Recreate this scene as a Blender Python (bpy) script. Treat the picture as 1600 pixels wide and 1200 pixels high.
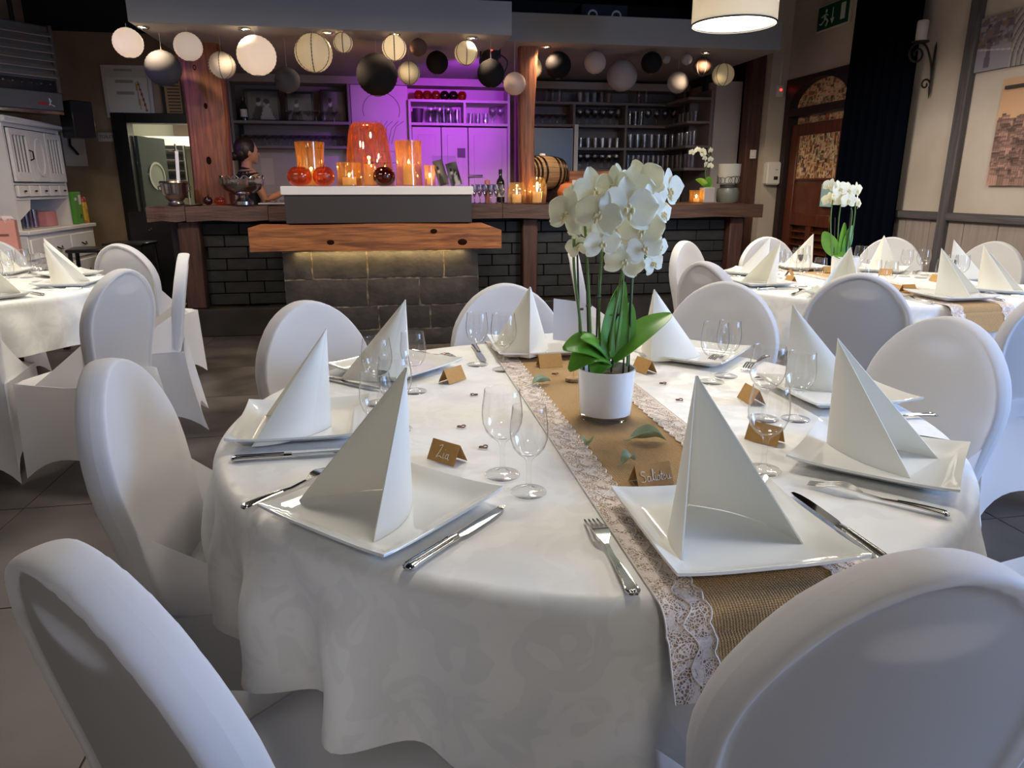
import bpy, bmesh, math, random
from mathutils import Vector, Matrix
R = math.radians; PI = math.pi
sin, cos, sqrt = math.sin, math.cos, math.sqrt
rnd = random.Random(7)
scene = bpy.context.scene
col = scene.collection
for o in list(bpy.data.objects): bpy.data.objects.remove(o)

# ------------------------------------------------------------------ camera, world, light, exposure
F, PITCH, YAW, CAMH = 1100.0, R(15.7), R(10), 1.25
cam_d = bpy.data.cameras.new('camera'); cam = bpy.data.objects.new('camera', cam_d); col.objects.link(cam)
cam.location = (0, 0, CAMH); cam.rotation_euler = (PI/2 - PITCH, 0, -YAW)
cam_d.sensor_width = 36; cam_d.sensor_fit = 'HORIZONTAL'; cam_d.lens = 36*F/1600; cam_d.clip_start = .02
scene.camera = cam
vs = scene.view_settings
vs.view_transform = 'Standard'; vs.look = 'None'; vs.gamma = 1; vs.use_curve_mapping = False; vs.exposure = 0.25
world = bpy.data.worlds.new('world'); scene.world = world; world.use_nodes = True
world.node_tree.nodes['Background'].inputs[0].default_value = (.62, .66, .75, 1)
world.node_tree.nodes['Background'].inputs[1].default_value = .16
def light(name, kind, loc, energy, color, rot=(0, 0, 0), **kw):
    d = bpy.data.lights.new(name, kind); d.energy = energy; d.color = color
    for k, v in kw.items(): setattr(d, k, v)
    o = bpy.data.objects.new(name, d); o.location = loc; o.rotation_euler = rot; col.objects.link(o); return o
# daylight through the windows of the right-hand wall, behind the camera
light('window_daylight', 'AREA', (4.05, .35, 1.55), 135, (.34, .55, 1.0), (0, R(90), 0), shape='RECTANGLE', size=1.5, size_y=1.8)
light('window_daylight', 'AREA', (4.05, -1.9, 1.55), 24, (.55, .68, 1.0), (0, R(90), 0), shape='RECTANGLE', size=1.5, size_y=1.8)

# pixel of the 1600x1200 photograph -> point on a horizontal / vertical plane of the room
def ray(x, y):
    u = (x-800)/F; v = (y-600)/F
    b = cos(PITCH)-v*sin(PITCH); c = -sin(PITCH)-v*cos(PITCH)
    return Vector((u*cos(YAW)+b*sin(YAW), -u*sin(YAW)+b*cos(YAW), c))
CO = Vector((0, 0, CAMH))
def PZ(x, y, z): d = ray(x, y); return CO+d*((z-CAMH)/d.z)
def PY(x, y, Y): d = ray(x, y); return CO+d*(Y/d.y)
def PX(x, y, X): d = ray(x, y); return CO+d*(X/d.x)

# ------------------------------------------------------------------ object helpers
def tag(o, label=None, cat=None, group=None, kind=None):
    if label: o['label'] = label
    if cat: o['category'] = cat
    if group: o['group'] = group
    if kind: o['kind'] = kind
    return o
def thing(name, label, cat, loc=(0, 0, 0), rz=0, group=None, kind=None):
    o = bpy.data.objects.new(name, None); col.objects.link(o); o.location = loc; o.rotation_euler = (0, 0, rz)
    o.empty_display_size = .05
    return tag(o, label, cat, group, kind)
def copy_tree(o, parent=None):
    c = o.copy(); col.objects.link(c)
    if parent is not None: c.parent = parent
    for ch in o.children: copy_tree(ch, c)
    return c
def place(o, loc, rz=0, label=None, group=None):
    c = copy_tree(o); c.location = loc; c.rotation_euler = (0, 0, rz)
    if label: c['label'] = label
    if group: c['group'] = group
    return c
def put(me, name, loc, rz=0, parent=None, scale=None):
    o = bpy.data.objects.new(name, me); col.objects.link(o); o.location = loc; o.rotation_euler = (0, 0, rz)
    if parent is not None: o.parent = parent
    if scale: o.scale = scale if hasattr(scale, '__len__') else (scale,)*3
    return o

class MB:
    def __init__(s): s.v = []; s.f = []; s.c = None
    def box(s, x0, x1, y0, y1, z0, z1, rz=0, piv=None):
        n = len(s.v)
        P = [(x, y, z) for z in (z0, z1) for y in (y0, y1) for x in (x0, x1)]
        if rz:
            px, py = piv if piv else ((x0+x1)/2, (y0+y1)/2)
            P = [(px+(x-px)*cos(rz)-(y-py)*sin(rz), py+(x-px)*sin(rz)+(y-py)*cos(rz), z) for x, y, z in P]
        s.v += P
        for q in ((0, 2, 3, 1), (4, 5, 7, 6), (0, 1, 5, 4), (2, 6, 7, 3), (0, 4, 6, 2), (1, 3, 7, 5)): s.f.append(tuple(n+i for i in q))
        return s
    def lathe(s, prof, seg=24, cx=0, cy=0, mod=None, a0=0, a1=2*PI):
        full = abs(a1-a0-2*PI) < 1e-6; n0 = len(s.v); cols = seg if full else seg+1; idx = []
        for k, (r, z) in enumerate(prof):
            if r < 1e-6: idx.append([len(s.v)]*cols); s.v.append((cx, cy, z)); continue
            row = []
            for j in range(cols):
                a = a0+(a1-a0)*j/seg; rr = r*(mod(a, k) if mod else 1)
                row.append(len(s.v)); s.v.append((cx+rr*cos(a), cy+rr*sin(a), z))
            idx.append(row)
        for k in range(len(prof)-1):
            for j in range(seg):
                j2 = (j+1) % cols
                q = [idx[k][j], idx[k][j2], idx[k+1][j2], idx[k+1][j]]
                u = []
                for i in q:
                    if i not in u: u.append(i)
                if len(u) > 2: s.f.append(tuple(u))
        return s
    def tube(s, pts, r, seg=8, cap=True, sq=1.0):
        pts = [Vector(p) for p in pts]; N = len(pts)
        rs = r if hasattr(r, '__len__') else [r]*N
        up = None; rows = []
        for i, p in enumerate(pts):
            t = (pts[min(i+1, N-1)]-pts[max(i-1, 0)]); t = t.normalized() if t.length > 1e-9 else Vector((0, 0, 1))
            if up is None:
                up = Vector((0, 0, 1)) if abs(t.z) < .9 else Vector((1, 0, 0))
            a = (up-t*up.dot(t)); a = a.normalized() if a.length > 1e-6 else t.orthogonal().normalized()
            b = t.cross(a); up = a
            rows.append([len(s.v)+j for j in range(seg)])
            for j in range(seg):
                q = 2*PI*j/seg; w = p+a*(rs[i]*cos(q))*sq+b*(rs[i]*sin(q)); s.v.append(tuple(w))
        for i in range(N-1):
            for j in range(seg): s.f.append((rows[i][j], rows[i][(j+1) % seg], rows[i+1][(j+1) % seg], rows[i+1][j]))
        if cap: s.f.append(tuple(reversed(rows[0]))); s.f.append(tuple(rows[-1]))
        return s
    def grid(s, nu, nv, fn, wrapu=False):
        n = len(s.v); cu = nu if wrapu else nu+1
        for j in range(nv+1):
            for i in range(cu): s.v.append(tuple(fn(i/nu, j/nv)))
        for j in range(nv):
            for i in range(nu):
                a = n+j*cu+i; b = n+j*cu+(i+1) % cu
                s.f.append((a, b, b+cu, a+cu))
        return s
    def slab(s, nu, nv, fn, th):   # sheet with thickness: fn(u,v)->point, th vector or fn
        n = len(s.v)
        s.grid(nu, nv, fn); m = len(s.v)-n
        t = th if callable(th) else (lambda u, v: th)
        for j in range(nv+1):
            for i in range(nu+1):
                p = Vector(fn(i/nu, j/nv))+Vector(t(i/nu, j/nv)); s.v.append(tuple(p))
        for j in range(nv):
            for i in range(nu):
                a = n+m+j*(nu+1)+i; s.f.append((a, a+nu+1, a+nu+2, a+1))
        ring = [i for i in range(nu)]+[j*(nu+1)+nu for j in range(nv)]+[nv*(nu+1)+i for i in range(nu, 0, -1)]+[j*(nu+1) for j in range(nv, 0, -1)]
        for k in range(len(ring)):
            a, b = ring[k], ring[(k+1) % len(ring)]; s.f.append((n+b, n+a, n+m+a, n+m+b))
        return s
    def prism(s, poly, d, basis=None):  # poly 2-D -> extruded along basis[2] by d
        ex, ey, ez, o = basis if basis else (Vector((1, 0, 0)), Vector((0, 1, 0)), Vector((0, 0, 1)), Vector((0, 0, 0)))
        n = len(s.v); N = len(poly)
        for h in (0, d):
            for x, y in poly: s.v.append(tuple(o+ex*x+ey*y+ez*h))
        s.f.append(tuple(n+i for i in reversed(range(N)))); s.f.append(tuple(n+N+i for i in range(N)))
        for i in range(N): j = (i+1) % N; s.f.append((n+i, n+j, n+N+j, n+N+i))
        return s
    def sphere(s, c, r, seg=12, rings=8, sc=(1, 1, 1)):
        n = len(s.v); k = []
        pr = [(r*sin(PI*i/rings), -r*cos(PI*i/rings)) for i in range(rings+1)]
        pr[0] = (0, -r); pr[-1] = (0, r)
        m = MB().lathe(pr, seg)
        s.v += [(c[0]+x*sc[0], c[1]+y*sc[1], c[2]+z*sc[2]) for x, y, z in m.v]; s.f += [tuple(n+i for i in q) for q in m.f]
        return s
    def add(s, other, M):
        n = len(s.v); s.v += [tuple(M @ Vector(p)) for p in other.v]; s.f += [tuple(n+i for i in q) for q in other.f]; return s
    def mesh(s, name, mt, smooth=True, bevel=0, ang=40, seg=1):
        me = bpy.data.meshes.new(name); me.from_pydata(s.v, [], s.f)
        bm = bmesh.new(); bm.from_mesh(me)
        if bevel:
            bmesh.ops.bevel(bm, geom=bm.edges[:], offset=bevel, segments=seg, affect='EDGES', clamp_overlap=True)
        bmesh.ops.recalc_face_normals(bm, faces=bm.faces[:])
        bm.to_mesh(me); bm.free()
        if smooth:
            me.shade_smooth(); me.set_sharp_from_angle(angle=R(ang))
        if mt: me.materials.append(mt)
        return me
    def build(s, name, mt, parent=None, smooth=True, bevel=0, ang=40, loc=None, rz=0, seg=1):
        o = bpy.data.objects.new(name, s.mesh(name, mt, smooth, bevel, ang, seg)); col.objects.link(o)
        if parent is not None: o.parent = parent
        if loc is not None: o.location = loc
        if rz: o.rotation_euler = (0, 0, rz)
        return o
def bx(*a, **k): return MB().box(*a, **k)
def struct(name, mb, mt, parent=None, **k):
    o = mb.build(name, mt, parent, **k)
    if parent is None: o['kind'] = 'structure'
    return o
def bez(p0, p1, p2, n=8):
    p0, p1, p2 = Vector(p0), Vector(p1), Vector(p2)
    return [p0*(1-t)**2+p1*2*t*(1-t)+p2*t*t for t in [i/n for i in range(n+1)]]
def smooth_pts(P, n=6):   # Catmull-Rom through points
    P = [Vector(p) for p in P]; out = []
    for i in range(len(P)-1):
        a, b, c, d = P[max(i-1, 0)], P[i], P[i+1], P[min(i+2, len(P)-1)]
        for k in range(n):
            t = k/n; out.append(.5*((2*b)+(c-a)*t+(2*a-5*b+4*c-d)*t*t+(3*b-a-3*c+d)*t**3))
    out.append(P[-1]); return out
def sstep(a, b, x): t = min(1, max(0, (x-a)/(b-a))); return t*t*(3-2*t)

# ------------------------------------------------------------------ materials
MATS = {}
def mat(name, c, rough=.5, metal=0, c2=None, scale=6, detail=4, stretch=(1, 1, 1), lo=.35, hi=.65, bump=0, bscale=40, bstretch=None,
        trans=0, spec=.5, coat=0, sheen=0, emit=0, ecol=None, rough2=None, coord='Object', dist=0):
    m = bpy.data.materials.new(name); m.use_nodes = True; nt = m.node_tree; N = nt.nodes; L = nt.links
    b = N['Principled BSDF']; b.inputs['Roughness'].default_value = rough; b.inputs['Metallic'].default_value = metal
    b.inputs['Base Color'].default_value = (*c, 1); b.inputs['Specular IOR Level'].default_value = spec
    b.inputs['Coat Weight'].default_value = coat; b.inputs['Sheen Weight'].default_value = sheen
    if emit: b.inputs['Emission Color'].default_value = (*(ecol or c), 1); b.inputs['Emission Strength'].default_value = emit
    if c2 or bump:
        tc = N.new('ShaderNodeTexCoord'); mp = N.new('ShaderNodeMapping'); L.new(tc.outputs[coord], mp.inputs[0]); mp.inputs['Scale'].default_value = stretch
    if c2:
        nz = N.new('ShaderNodeTexNoise'); nz.inputs['Scale'].default_value = scale; nz.inputs['Detail'].default_value = detail; nz.inputs['Distortion'].default_value = dist
        L.new(mp.outputs[0], nz.inputs[0]); rp = N.new('ShaderNodeValToRGB'); L.new(nz.outputs[0], rp.inputs[0])
        rp.color_ramp.elements[0].position = lo; rp.color_ramp.elements[0].color = (*c, 1)
        rp.color_ramp.elements[1].position = hi; rp.color_ramp.elements[1].color = (*c2, 1)
        L.new(rp.outputs[0], b.inputs['Base Color'])
        if rough2 is not None:
            mr = N.new('ShaderNodeMapRange'); L.new(nz.outputs[0], mr.inputs[0]); mr.inputs[1].default_value = lo; mr.inputs[2].default_value = hi
            mr.inputs[3].default_value = rough; mr.inputs[4].default_value = rough2; L.new(mr.outputs[0], b.inputs['Roughness'])
    if bump:
        n2 = N.new('ShaderNodeTexNoise'); n2.inputs['Scale'].default_value = bscale; n2.inputs['Detail'].default_value = 3
        mp2 = N.new('ShaderNodeMapping'); L.new(tc.outputs[coord], mp2.inputs[0]); mp2.inputs['Scale'].default_value = bstretch or stretch; L.new(mp2.outputs[0], n2.inputs[0])
        bp = N.new('ShaderNodeBump'); bp.inputs['Strength'].default_value = bump; bp.inputs['Distance'].default_value = .01
        L.new(n2.outputs[0], bp.inputs['Height']); L.new(bp.outputs[0], b.inputs['Normal'])
    if trans:
        tr = N.new('ShaderNodeBsdfTranslucent'); tr.inputs[0].default_value = (*(c2 or c), 1)
        mx = N.new('ShaderNodeMixShader'); mx.inputs[0].default_value = trans
        L.new(b.outputs[0], mx.inputs[1]); L.new(tr.outputs[0], mx.inputs[2]); L.new(mx.outputs[0], N['Material Output'].inputs[0])
    MATS[name] = m; return m
def glassmat(name, tint=(1, 1, 1), edge=(.55, .57, .58), rough=.0, refl=1.0, body=None, bodymix=0, ior=1.45, tintramp=None):
    """thin-walled glass: clear through the middle, darker and more mirror-like at grazing angles"""
    m = bpy.data.materials.new(name); m.use_nodes = True; nt = m.node_tree; N = nt.nodes; L = nt.links
    N.remove(N['Principled BSDF'])
    lw = N.new('ShaderNodeLayerWeight'); lw.inputs[0].default_value = .5
    rp = N.new('ShaderNodeValToRGB'); L.new(lw.outputs['Facing'], rp.inputs[0])
    rp.color_ramp.elements[0].position = .74; rp.color_ramp.elements[0].color = (*tint, 1)
    rp.color_ramp.elements[1].position = 1; rp.color_ramp.elements[1].color = (*edge, 1)
    tr = N.new('ShaderNodeBsdfTransparent'); L.new(rp.outputs[0], tr.inputs[0])
    gl = N.new('ShaderNodeBsdfGlossy'); gl.inputs['Roughness'].default_value = rough; gl.inputs[0].default_value = (1, 1, 1, 1)
    pw = N.new('ShaderNodeMath'); pw.operation = 'POWER'; pw.inputs[1].default_value = 4.5; L.new(lw.outputs['Facing'], pw.inputs[0])
    mu = N.new('ShaderNodeMath'); mu.operation = 'MULTIPLY_ADD'; mu.inputs[1].default_value = .55*refl; mu.inputs[2].default_value = .04*refl; L.new(pw.outputs[0], mu.inputs[0])
    mx = N.new('ShaderNodeMixShader'); L.new(mu.outputs[0], mx.inputs[0]); L.new(tr.outputs[0], mx.inputs[1]); L.new(gl.outputs[0], mx.inputs[2])
    out = mx
    if body:
        df = N.new('ShaderNodeBsdfTranslucent'); df.inputs[0].default_value = (*body, 1)
        m2 = N.new('ShaderNodeMixShader'); m2.inputs[0].default_value = bodymix; L.new(mx.outputs[0], m2.inputs[1]); L.new(df.outputs[0], m2.inputs[2]); out = m2
        if tintramp:   # streaky metallic glaze, denser towards the rim (z in object space)
            tc = N.new('ShaderNodeTexCoord'); mp = N.new('ShaderNodeMapping'); mp.inputs['Scale'].default_value = (1, 1, .16); L.new(tc.outputs['Object'], mp.inputs[0])
            nz = N.new('ShaderNodeTexNoise'); nz.inputs['Scale'].default_value = 45; L.new(mp.outputs[0], nz.inputs[0])
            sx = N.new('ShaderNodeSeparateXYZ'); L.new(tc.outputs['Object'], sx.inputs[0])
            mr = N.new('ShaderNodeMapRange'); L.new(sx.outputs[2], mr.inputs[0]); mr.inputs[1].default_value = 0; mr.inputs[2].default_value = tintramp; mr.inputs[3].default_value = -.32; mr.inputs[4].default_value = .12
            ad = N.new('ShaderNodeMath'); L.new(nz.outputs[0], ad.inputs[0]); L.new(mr.outputs[0], ad.inputs[1])
            m3 = N.new('ShaderNodeMapRange'); L.new(ad.outputs[0], m3.inputs[0]); m3.inputs[1].default_value = .35; m3.inputs[2].default_value = .65; m3.inputs[3].default_value = .08; m3.inputs[4].default_value = bodymix
            L.new(m3.outputs[0], m2.inputs[0])
    L.new(out.outputs[0], N['Material Output'].inputs[0]); MATS[name] = m; return m

fabric = mat('chair_cover_fabric', (.84, .83, .84), .75, bump=.03, bscale=700, trans=.40, sheen=.15)
cloth = mat('tablecloth_damask', (.80, .80, .785), .62, c2=(.75, .75, .74), scale=15, detail=1, lo=.49, hi=.53, rough2=.42, dist=1.5, bump=.12, bscale=14, sheen=.2)
burlap = mat('burlap', (.44, .27, .115), .9, c2=(.56, .36, .17), scale=300, lo=.3, hi=.7)
def weave(m):
    nt = m.node_tree; N = nt.nodes; L = nt.links; b = N['Principled BSDF']; tc = N.new('ShaderNodeTexCoord')
    sx = N.new('ShaderNodeSeparateXYZ'); L.new(tc.outputs['Object'], sx.inputs[0]); ad = N.new('ShaderNodeMath'); L.new(sx.outputs[1], ad.inputs[0]); L.new(sx.outputs[2], ad.inputs[1])
    cb = N.new('ShaderNodeCombineXYZ'); L.new(sx.outputs[0], cb.inputs[0]); L.new(ad.outputs[0], cb.inputs[1])
    hs = []
    for d in ('X', 'Y'):
        w = N.new('ShaderNodeTexWave'); w.bands_direction = d; w.inputs['Scale'].default_value = 78; w.inputs['Distortion'].default_value = .6
        L.new(cb.outputs[0], w.inputs[0]); hs.append(w)
    mu = N.new('ShaderNodeMath'); mu.operation = 'MULTIPLY'; L.new(hs[0].outputs['Fac'], mu.inputs[0]); L.new(hs[1].outputs['Fac'], mu.inputs[1])
    bp = N.new('ShaderNodeBump'); bp.inputs['Strength'].default_value = .7; bp.inputs['Distance'].default_value = .004
    L.new(mu.outputs[0], bp.inputs['Height']); L.new(bp.outputs[0], b.inputs['Normal'])
weave(burlap)
def lacemat():
    m = mat('lace', (.80, .70, .64), .8); nt = m.node_tree; N = nt.nodes; L = nt.links; b = N['Principled BSDF']
    tc = N.new('ShaderNodeTexCoord')
    nz = N.new('ShaderNodeTexNoise'); nz.inputs['Scale'].default_value = 46; nz.inputs['Detail'].default_value = 1; L.new(tc.outputs['Object'], nz.inputs[0])
    v = N.new('ShaderNodeTexVoronoi'); v.feature = 'DISTANCE_TO_EDGE'; v.inputs['Scale'].default_value = 230; L.new(tc.outputs['Object'], v.inputs[0])
    r1 = N.new('ShaderNodeMapRange'); L.new(v.outputs[0], r1.inputs[0]); r1.inputs[1].default_value = .05; r1.inputs[2].default_value = .14; r1.inputs[3].default_value = 1; r1.inputs[4].default_value = .15
    # leaf and ribbon figure: iso-lines of a soft noise read as drawn threads, its blobs as dense cloth work
    r2 = N.new('ShaderNodeMath'); r2.operation = 'PINGPONG'; L.new(nz.outputs[0], r2.inputs[0]); r2.inputs[1].default_value = .055
    r3 = N.new('ShaderNodeMapRange'); L.new(r2.outputs[0], r3.inputs[0]); r3.inputs[1].default_value = .010; r3.inputs[2].default_value = .018; r3.inputs[3].default_value = 1; r3.inputs[4].default_value = 0
    r4 = N.new('ShaderNodeMapRange'); L.new(nz.outputs[0], r4.inputs[0]); r4.inputs[1].default_value = .54; r4.inputs[2].default_value = .60; r4.inputs[3].default_value = 0; r4.inputs[4].default_value = .85
    a = N.new('ShaderNodeMath'); a.operation = 'MAXIMUM'; L.new(r1.outputs[0], a.inputs[0]); L.new(r3.outputs[0], a.inputs[1])
    a2 = N.new('ShaderNodeMath'); a2.operation = 'MAXIMUM'; L.new(a.outputs[0], a2.inputs[0]); L.new(r4.outputs[0], a2.inputs[1])
    L.new(a2.outputs[0], b.inputs['Alpha']); return m
lace = lacemat()
lace_edge = mat('lace_edging', (.82, .74, .68), .8)
porcelain = mat('porcelain', (.84, .85, .83), .06, spec=.6, coat=.5)
paper = mat('napkin_paper', (.90, .885, .81), .85, bump=.02, bscale=500, trans=.18)
steel = mat('cutlery_steel', (.62, .61, .59), .14, 1)
silver = mat('tarnished_silver', (.42, .41, .42), .22, 1)
wglass = glassmat('wine_glass', (.985, .985, .985), (.10, .11, .12), refl=.9)
wglass_far = glassmat('bar_glass', (.86, .86, .88), (.5, .5, .52), refl=2.2, rough=.08)
kraft = mat('kraft_card', (.46, .25, .075), .8, c2=(.50, .28, .09), scale=90)
ink = mat('white_ink', (.85, .83, .78), .6)
leafm = mat('orchid_leaf', (.075, .24, .022), .32, c2=(.14, .37, .04), scale=9)
stemm = mat('orchid_stem', (.10, .19, .035), .5)
stickm = mat('support_stick', (.02, .014, .012), .6)
petal = mat('orchid_petal', (.95, .94, .84), .6, c2=(.86, .88, .70), scale=18, lo=.45, hi=.8, trans=.30)
lipm = mat('orchid_lip', (.80, .74, .42), .5, c2=(.5, .22, .16), scale=120, lo=.5, hi=.72)
potw = mat('white_glass_pot', (.80, .82, .83), .12, coat=.6)
bark = mat('bark_mulch', (.045, .03, .02), .9, c2=(.10, .065, .04), scale=60, bump=.6, bscale=90)
dryleaf = mat('eucalyptus_leaf', (.27, .34, .20), .7, c2=(.36, .43, .29), scale=60)
heartm = mat('wooden_heart', (.16, .045, .03), .6)
floor_m = mat('slate_tile', (.015, .013, .0125), .42, c2=(.078, .065, .058), scale=2.6, detail=8, bump=.12, bscale=9, rough2=.55, lo=.3, hi=.72, coord='Object')
grout = mat('grout', (.13, .115, .10), .85, c2=(.16, .14, .12), scale=20)
plaster = mat('limewash_plaster', (.44, .375, .315), .9, c2=(.56, .49, .43), scale=1.6, detail=6, bump=.08, bscale=12)
plaster_dk = mat('brown_plaster', (.27, .195, .13), .9, c2=(.38, .285, .20), scale=1.8, detail=6, bump=.08, bscale=12)
blackm = mat('matt_black', (.006, .006, .008), .7)
black_satin = mat('black_lacquer', (.010, .010, .013), .28)
velvet = mat('black_curtain', (.003, .004, .008), .95, spec=0)
soffit_m = mat('grey_painted_plasterboard', (.23, .215, .215), .8, c2=(.25, .235, .235), scale=1.2)
soffit_in = mat('mauve_grey_paint', (.27, .24, .23), .75)
def woodm(name, c, c2, axis=0, rough=.6, sc=3, bump=.35, str_=14):
    st = [str_]*3; st[axis] = 1
    return mat(name, c, rough, c2=c2, scale=sc, detail=8, stretch=tuple(st), lo=.32, hi=.68, bump=bump, bscale=sc*2.2, bstretch=tuple(st), dist=.6)
wood_bar = woodm('dark_oak_counter', (.045, .020, .012), (.105, .050, .030), 0)
wood_post = woodm('red_brown_timber', (.10, .028, .010), (.30, .095, .034), 2, rough=.55)
wood_post_dk = woodm('dark_red_timber', (.04, .014, .009), (.085, .032, .02), 2)
wood_beam = woodm('orange_oak_beam', (.13, .038, .010), (.40, .14, .038), 0, str_=11)
wood_door = woodm('mahogany_door', (.075, .018, .008), (.14, .036, .014), 2, rough=.4)
knot_m = mat('dark_knot', (.018, .007, .004), .95, spec=0)
grey_wood = woodm('grey_timber', (.055, .052, .055), (.10, .095, .10), 2)
grey_wood_h = woodm('grey_timber_rail', (.055, .052, .055), (.10, .095, .10), 1)
panel_m = woodm('taupe_panel', (.26, .215, .195), (.33, .28, .26), 2, bump=.1)
brick_blk = mat('black_painted_brick', (.008, .008, .008), .6, c2=(.017, .016, .0155), scale=9, bump=.35, bscale=22)
stone_m = mat('dark_painted_stone', (.020, .0175, .0175), .5, c2=(.036, .030, .028), scale=6, bump=.4, bscale=16)
mortar = mat('stone_mortar', (.08, .062, .05), .9, c2=(.34, .26, .20), scale=14, lo=.4, hi=.7)
shelfm = mat('taupe_shelf_paint', (.185, .16, .155), .6)
shelf_lt = mat('mauve_wall_paint', (.42, .38, .37), .7, c2=(.46, .42, .41), scale=2)
white_lac = mat('white_lacquer', (.72, .71, .68), .35)
white_paint = mat('white_painted_wood', (.60, .57, .56), .55, c2=(.66, .63, .61), scale=4)
charcoal = mat('charcoal_panel', (.032, .030, .030), .5)
dark_gl = mat('dark_glass', (.012, .012, .016), .05, spec=.8)
brassm = mat('dark_bronze', (.05, .035, .025), .35, .8)
chrome = mat('chrome', (.7, .7, .72), .12, 1)
iron = mat('wrought_iron', (.012, .009, .008), .5, .3)
# ================================================================== THE ROOM
XL, XR, YB, YF, ZC = -3.5, 4.15, 8.6, -3.6, 3.25
fl = struct('floor', bx(XL-.1, XR+1.6, YF-.1, YB+3.2, -.1, -.004), grout)
tw = .757
ti = MB().box(-tw/2+.003, tw/2-.003, -tw/2+.003, tw/2-.003, -.004, 0).mesh('tile', floor_m, smooth=False)
gx0, gy0 = -1.484+tw/2, 2.14+tw/2
for i in range(-3, 8):
    for j in range(-8, 9):
        x, y = gx0+i*tw, gy0+j*tw
        if x-tw/2 < XL or x+tw/2 > XR+.3 or y+tw/2 > YB: continue
        put(ti, 'tile', (x, y, 0), rnd.choice((0, PI/2, PI, -PI/2)), fl)
wl = struct('wall_left', bx(XL-.12, XL, YF, YB+.12, 0, ZC), plaster_dk)
wf = struct('wall_front', bx(XL-.12, XR+.12, YF-.12, YF, 0, ZC), plaster)
struct('ceiling', bx(XL-.12, XR+.12, YF-.12, YB+.12, ZC, ZC+.1), blackm)
# back wall with the kitchen doorway
KX0, KX1, KZ = -2.66, -1.62, 1.90
wb = MB().box(XL, KX0-.15, YB, YB+.12, 0, 2.78).box(KX1+.15, XR, YB, YB+.12, 0, 2.78).box(KX0-.15, KX1+.15, YB, YB+.12, KZ+.1, 2.78)
struct('wall_back', wb, plaster_dk, smooth=False)
struct('wall_back_upper', bx(XL, XR, YB, YB+.12, 2.78, ZC), blackm)
d = thing('door_1', None, None, kind='structure')
MB().box(KX0-.15, KX0, YB-.05, YB+.16, 0, KZ+.1).box(KX1, KX1+.15, YB-.05, YB+.16, 0, KZ+.1).box(KX0, KX1, YB-.05, YB+.16, KZ, KZ+.1).build('door_frame', black_satin, d, bevel=.006)
# right wall: openings for two windows (behind the camera) and the door
DY0, DY1, DZ = 6.02, 7.16, 2.29
wr = MB()
for y0, y1, z0, z1 in ((YF, -2.8, 0, ZC), (-2.8, -1.0, 0, .8), (-2.8, -1, 2.3, ZC), (-1, -.55, 0, ZC), (-.55, 1.25, 0, .8), (-.55, 1.25, 2.3, ZC),
                       (1.25, DY0, 0, ZC), (DY0, DY1, DZ, ZC), (DY1, YB, 0, ZC)): wr.box(XR, XR+.14, y0, y1, z0, z1)
struct('wall_right', wr, plaster, smooth=False)
wing = glassmat('window_pane', (.95, .97, 1), (.7, .75, .8))
for k, (a, b) in enumerate(((-2.8, -1.0), (-.55, 1.25))):
    w = thing('window_%d' % (k+1), None, None, kind='structure')
    MB().box(XR+.02, XR+.1, a, b, .8, .86).box(XR+.02, XR+.1, a, b, 2.24, 2.3).box(XR+.02, XR+.1, a, a+.06, .86, 2.24).box(XR+.02, XR+.1, b-.06, b, .86, 2.24).box(XR+.03, XR+.09, (a+b)/2-.03, (a+b)/2+.03, .86, 2.24).build('window_frame', white_paint, w, bevel=.004)
    for s in (0, 1): bx(XR+.055, XR+.06, a+.06+s*((b-a)/2-.03), (a+b)/2-.03+s*((b-a)/2-.03), .86, 2.24).build('pane', wing, w)
# wainscot boards and timber lattice on the right wall
wz = 1.0
wsc = thing('trim_1', None, None, kind='structure')
y = 1.3; k = 0
while y < 5.3:
    w_ = .27+.03*((k*7) % 3)
    bx(XR-.022, XR, y+.002, min(y+w_, 5.32)-.002, .0, wz).build('board', panel_m, wsc, bevel=.003, smooth=False); y += w_; k += 1
struct('trim_2', bx(XR-.055, XR, 1.3, 5.42, wz, wz+.062), grey_wood_h, bevel=.008)
for n, yy in enumerate((4.76, 2.2)): struct('trim_%d' % (3+n), bx(XR-.058, XR, yy-.045, yy+.045, 0.0, ZC), grey_wood, bevel=.008)
struct('trim_5', bx(XR-.02, XR, 1.3, 5.3, 0, .09), grey_wood_h)

# ---- soffit over the bar (two lowered plasterboard boxes) and the wall stubs behind it
SZ1, SZ2 = 2.375, 2.41
struct('ceiling_soffit', bx(-1.73, 1.04, 5.9, YB, SZ1, 2.615), soffit_m, bevel=.004, smooth=False)
struct('ceiling_soffit', bx(1.045, 3.53, 6.3, YB, SZ2, 2.63), soffit_m, bevel=.004, smooth=False)
struct('wall_stub', bx(3.56, 3.86, 7.6, 7.75, 0, 2.33), shelf_lt, smooth=False)
struct('wall_stub', bx(3.56, 3.60, 7.75, YB, 0, 2.33), soffit_in, smooth=False)
struct('trim_6', bx(3.80, 3.95, 7.3, 7.45, 0, 3.2), wood_post_dk, bevel=.006)
struct('wall_pier', bx(3.96, XR, 7.2, 7.6, 0, ZC), plaster, smooth=False)
struct('wall_back_upper', bx(3.53, XR, 7.8, 7.9, 0, ZC), blackm)

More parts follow.
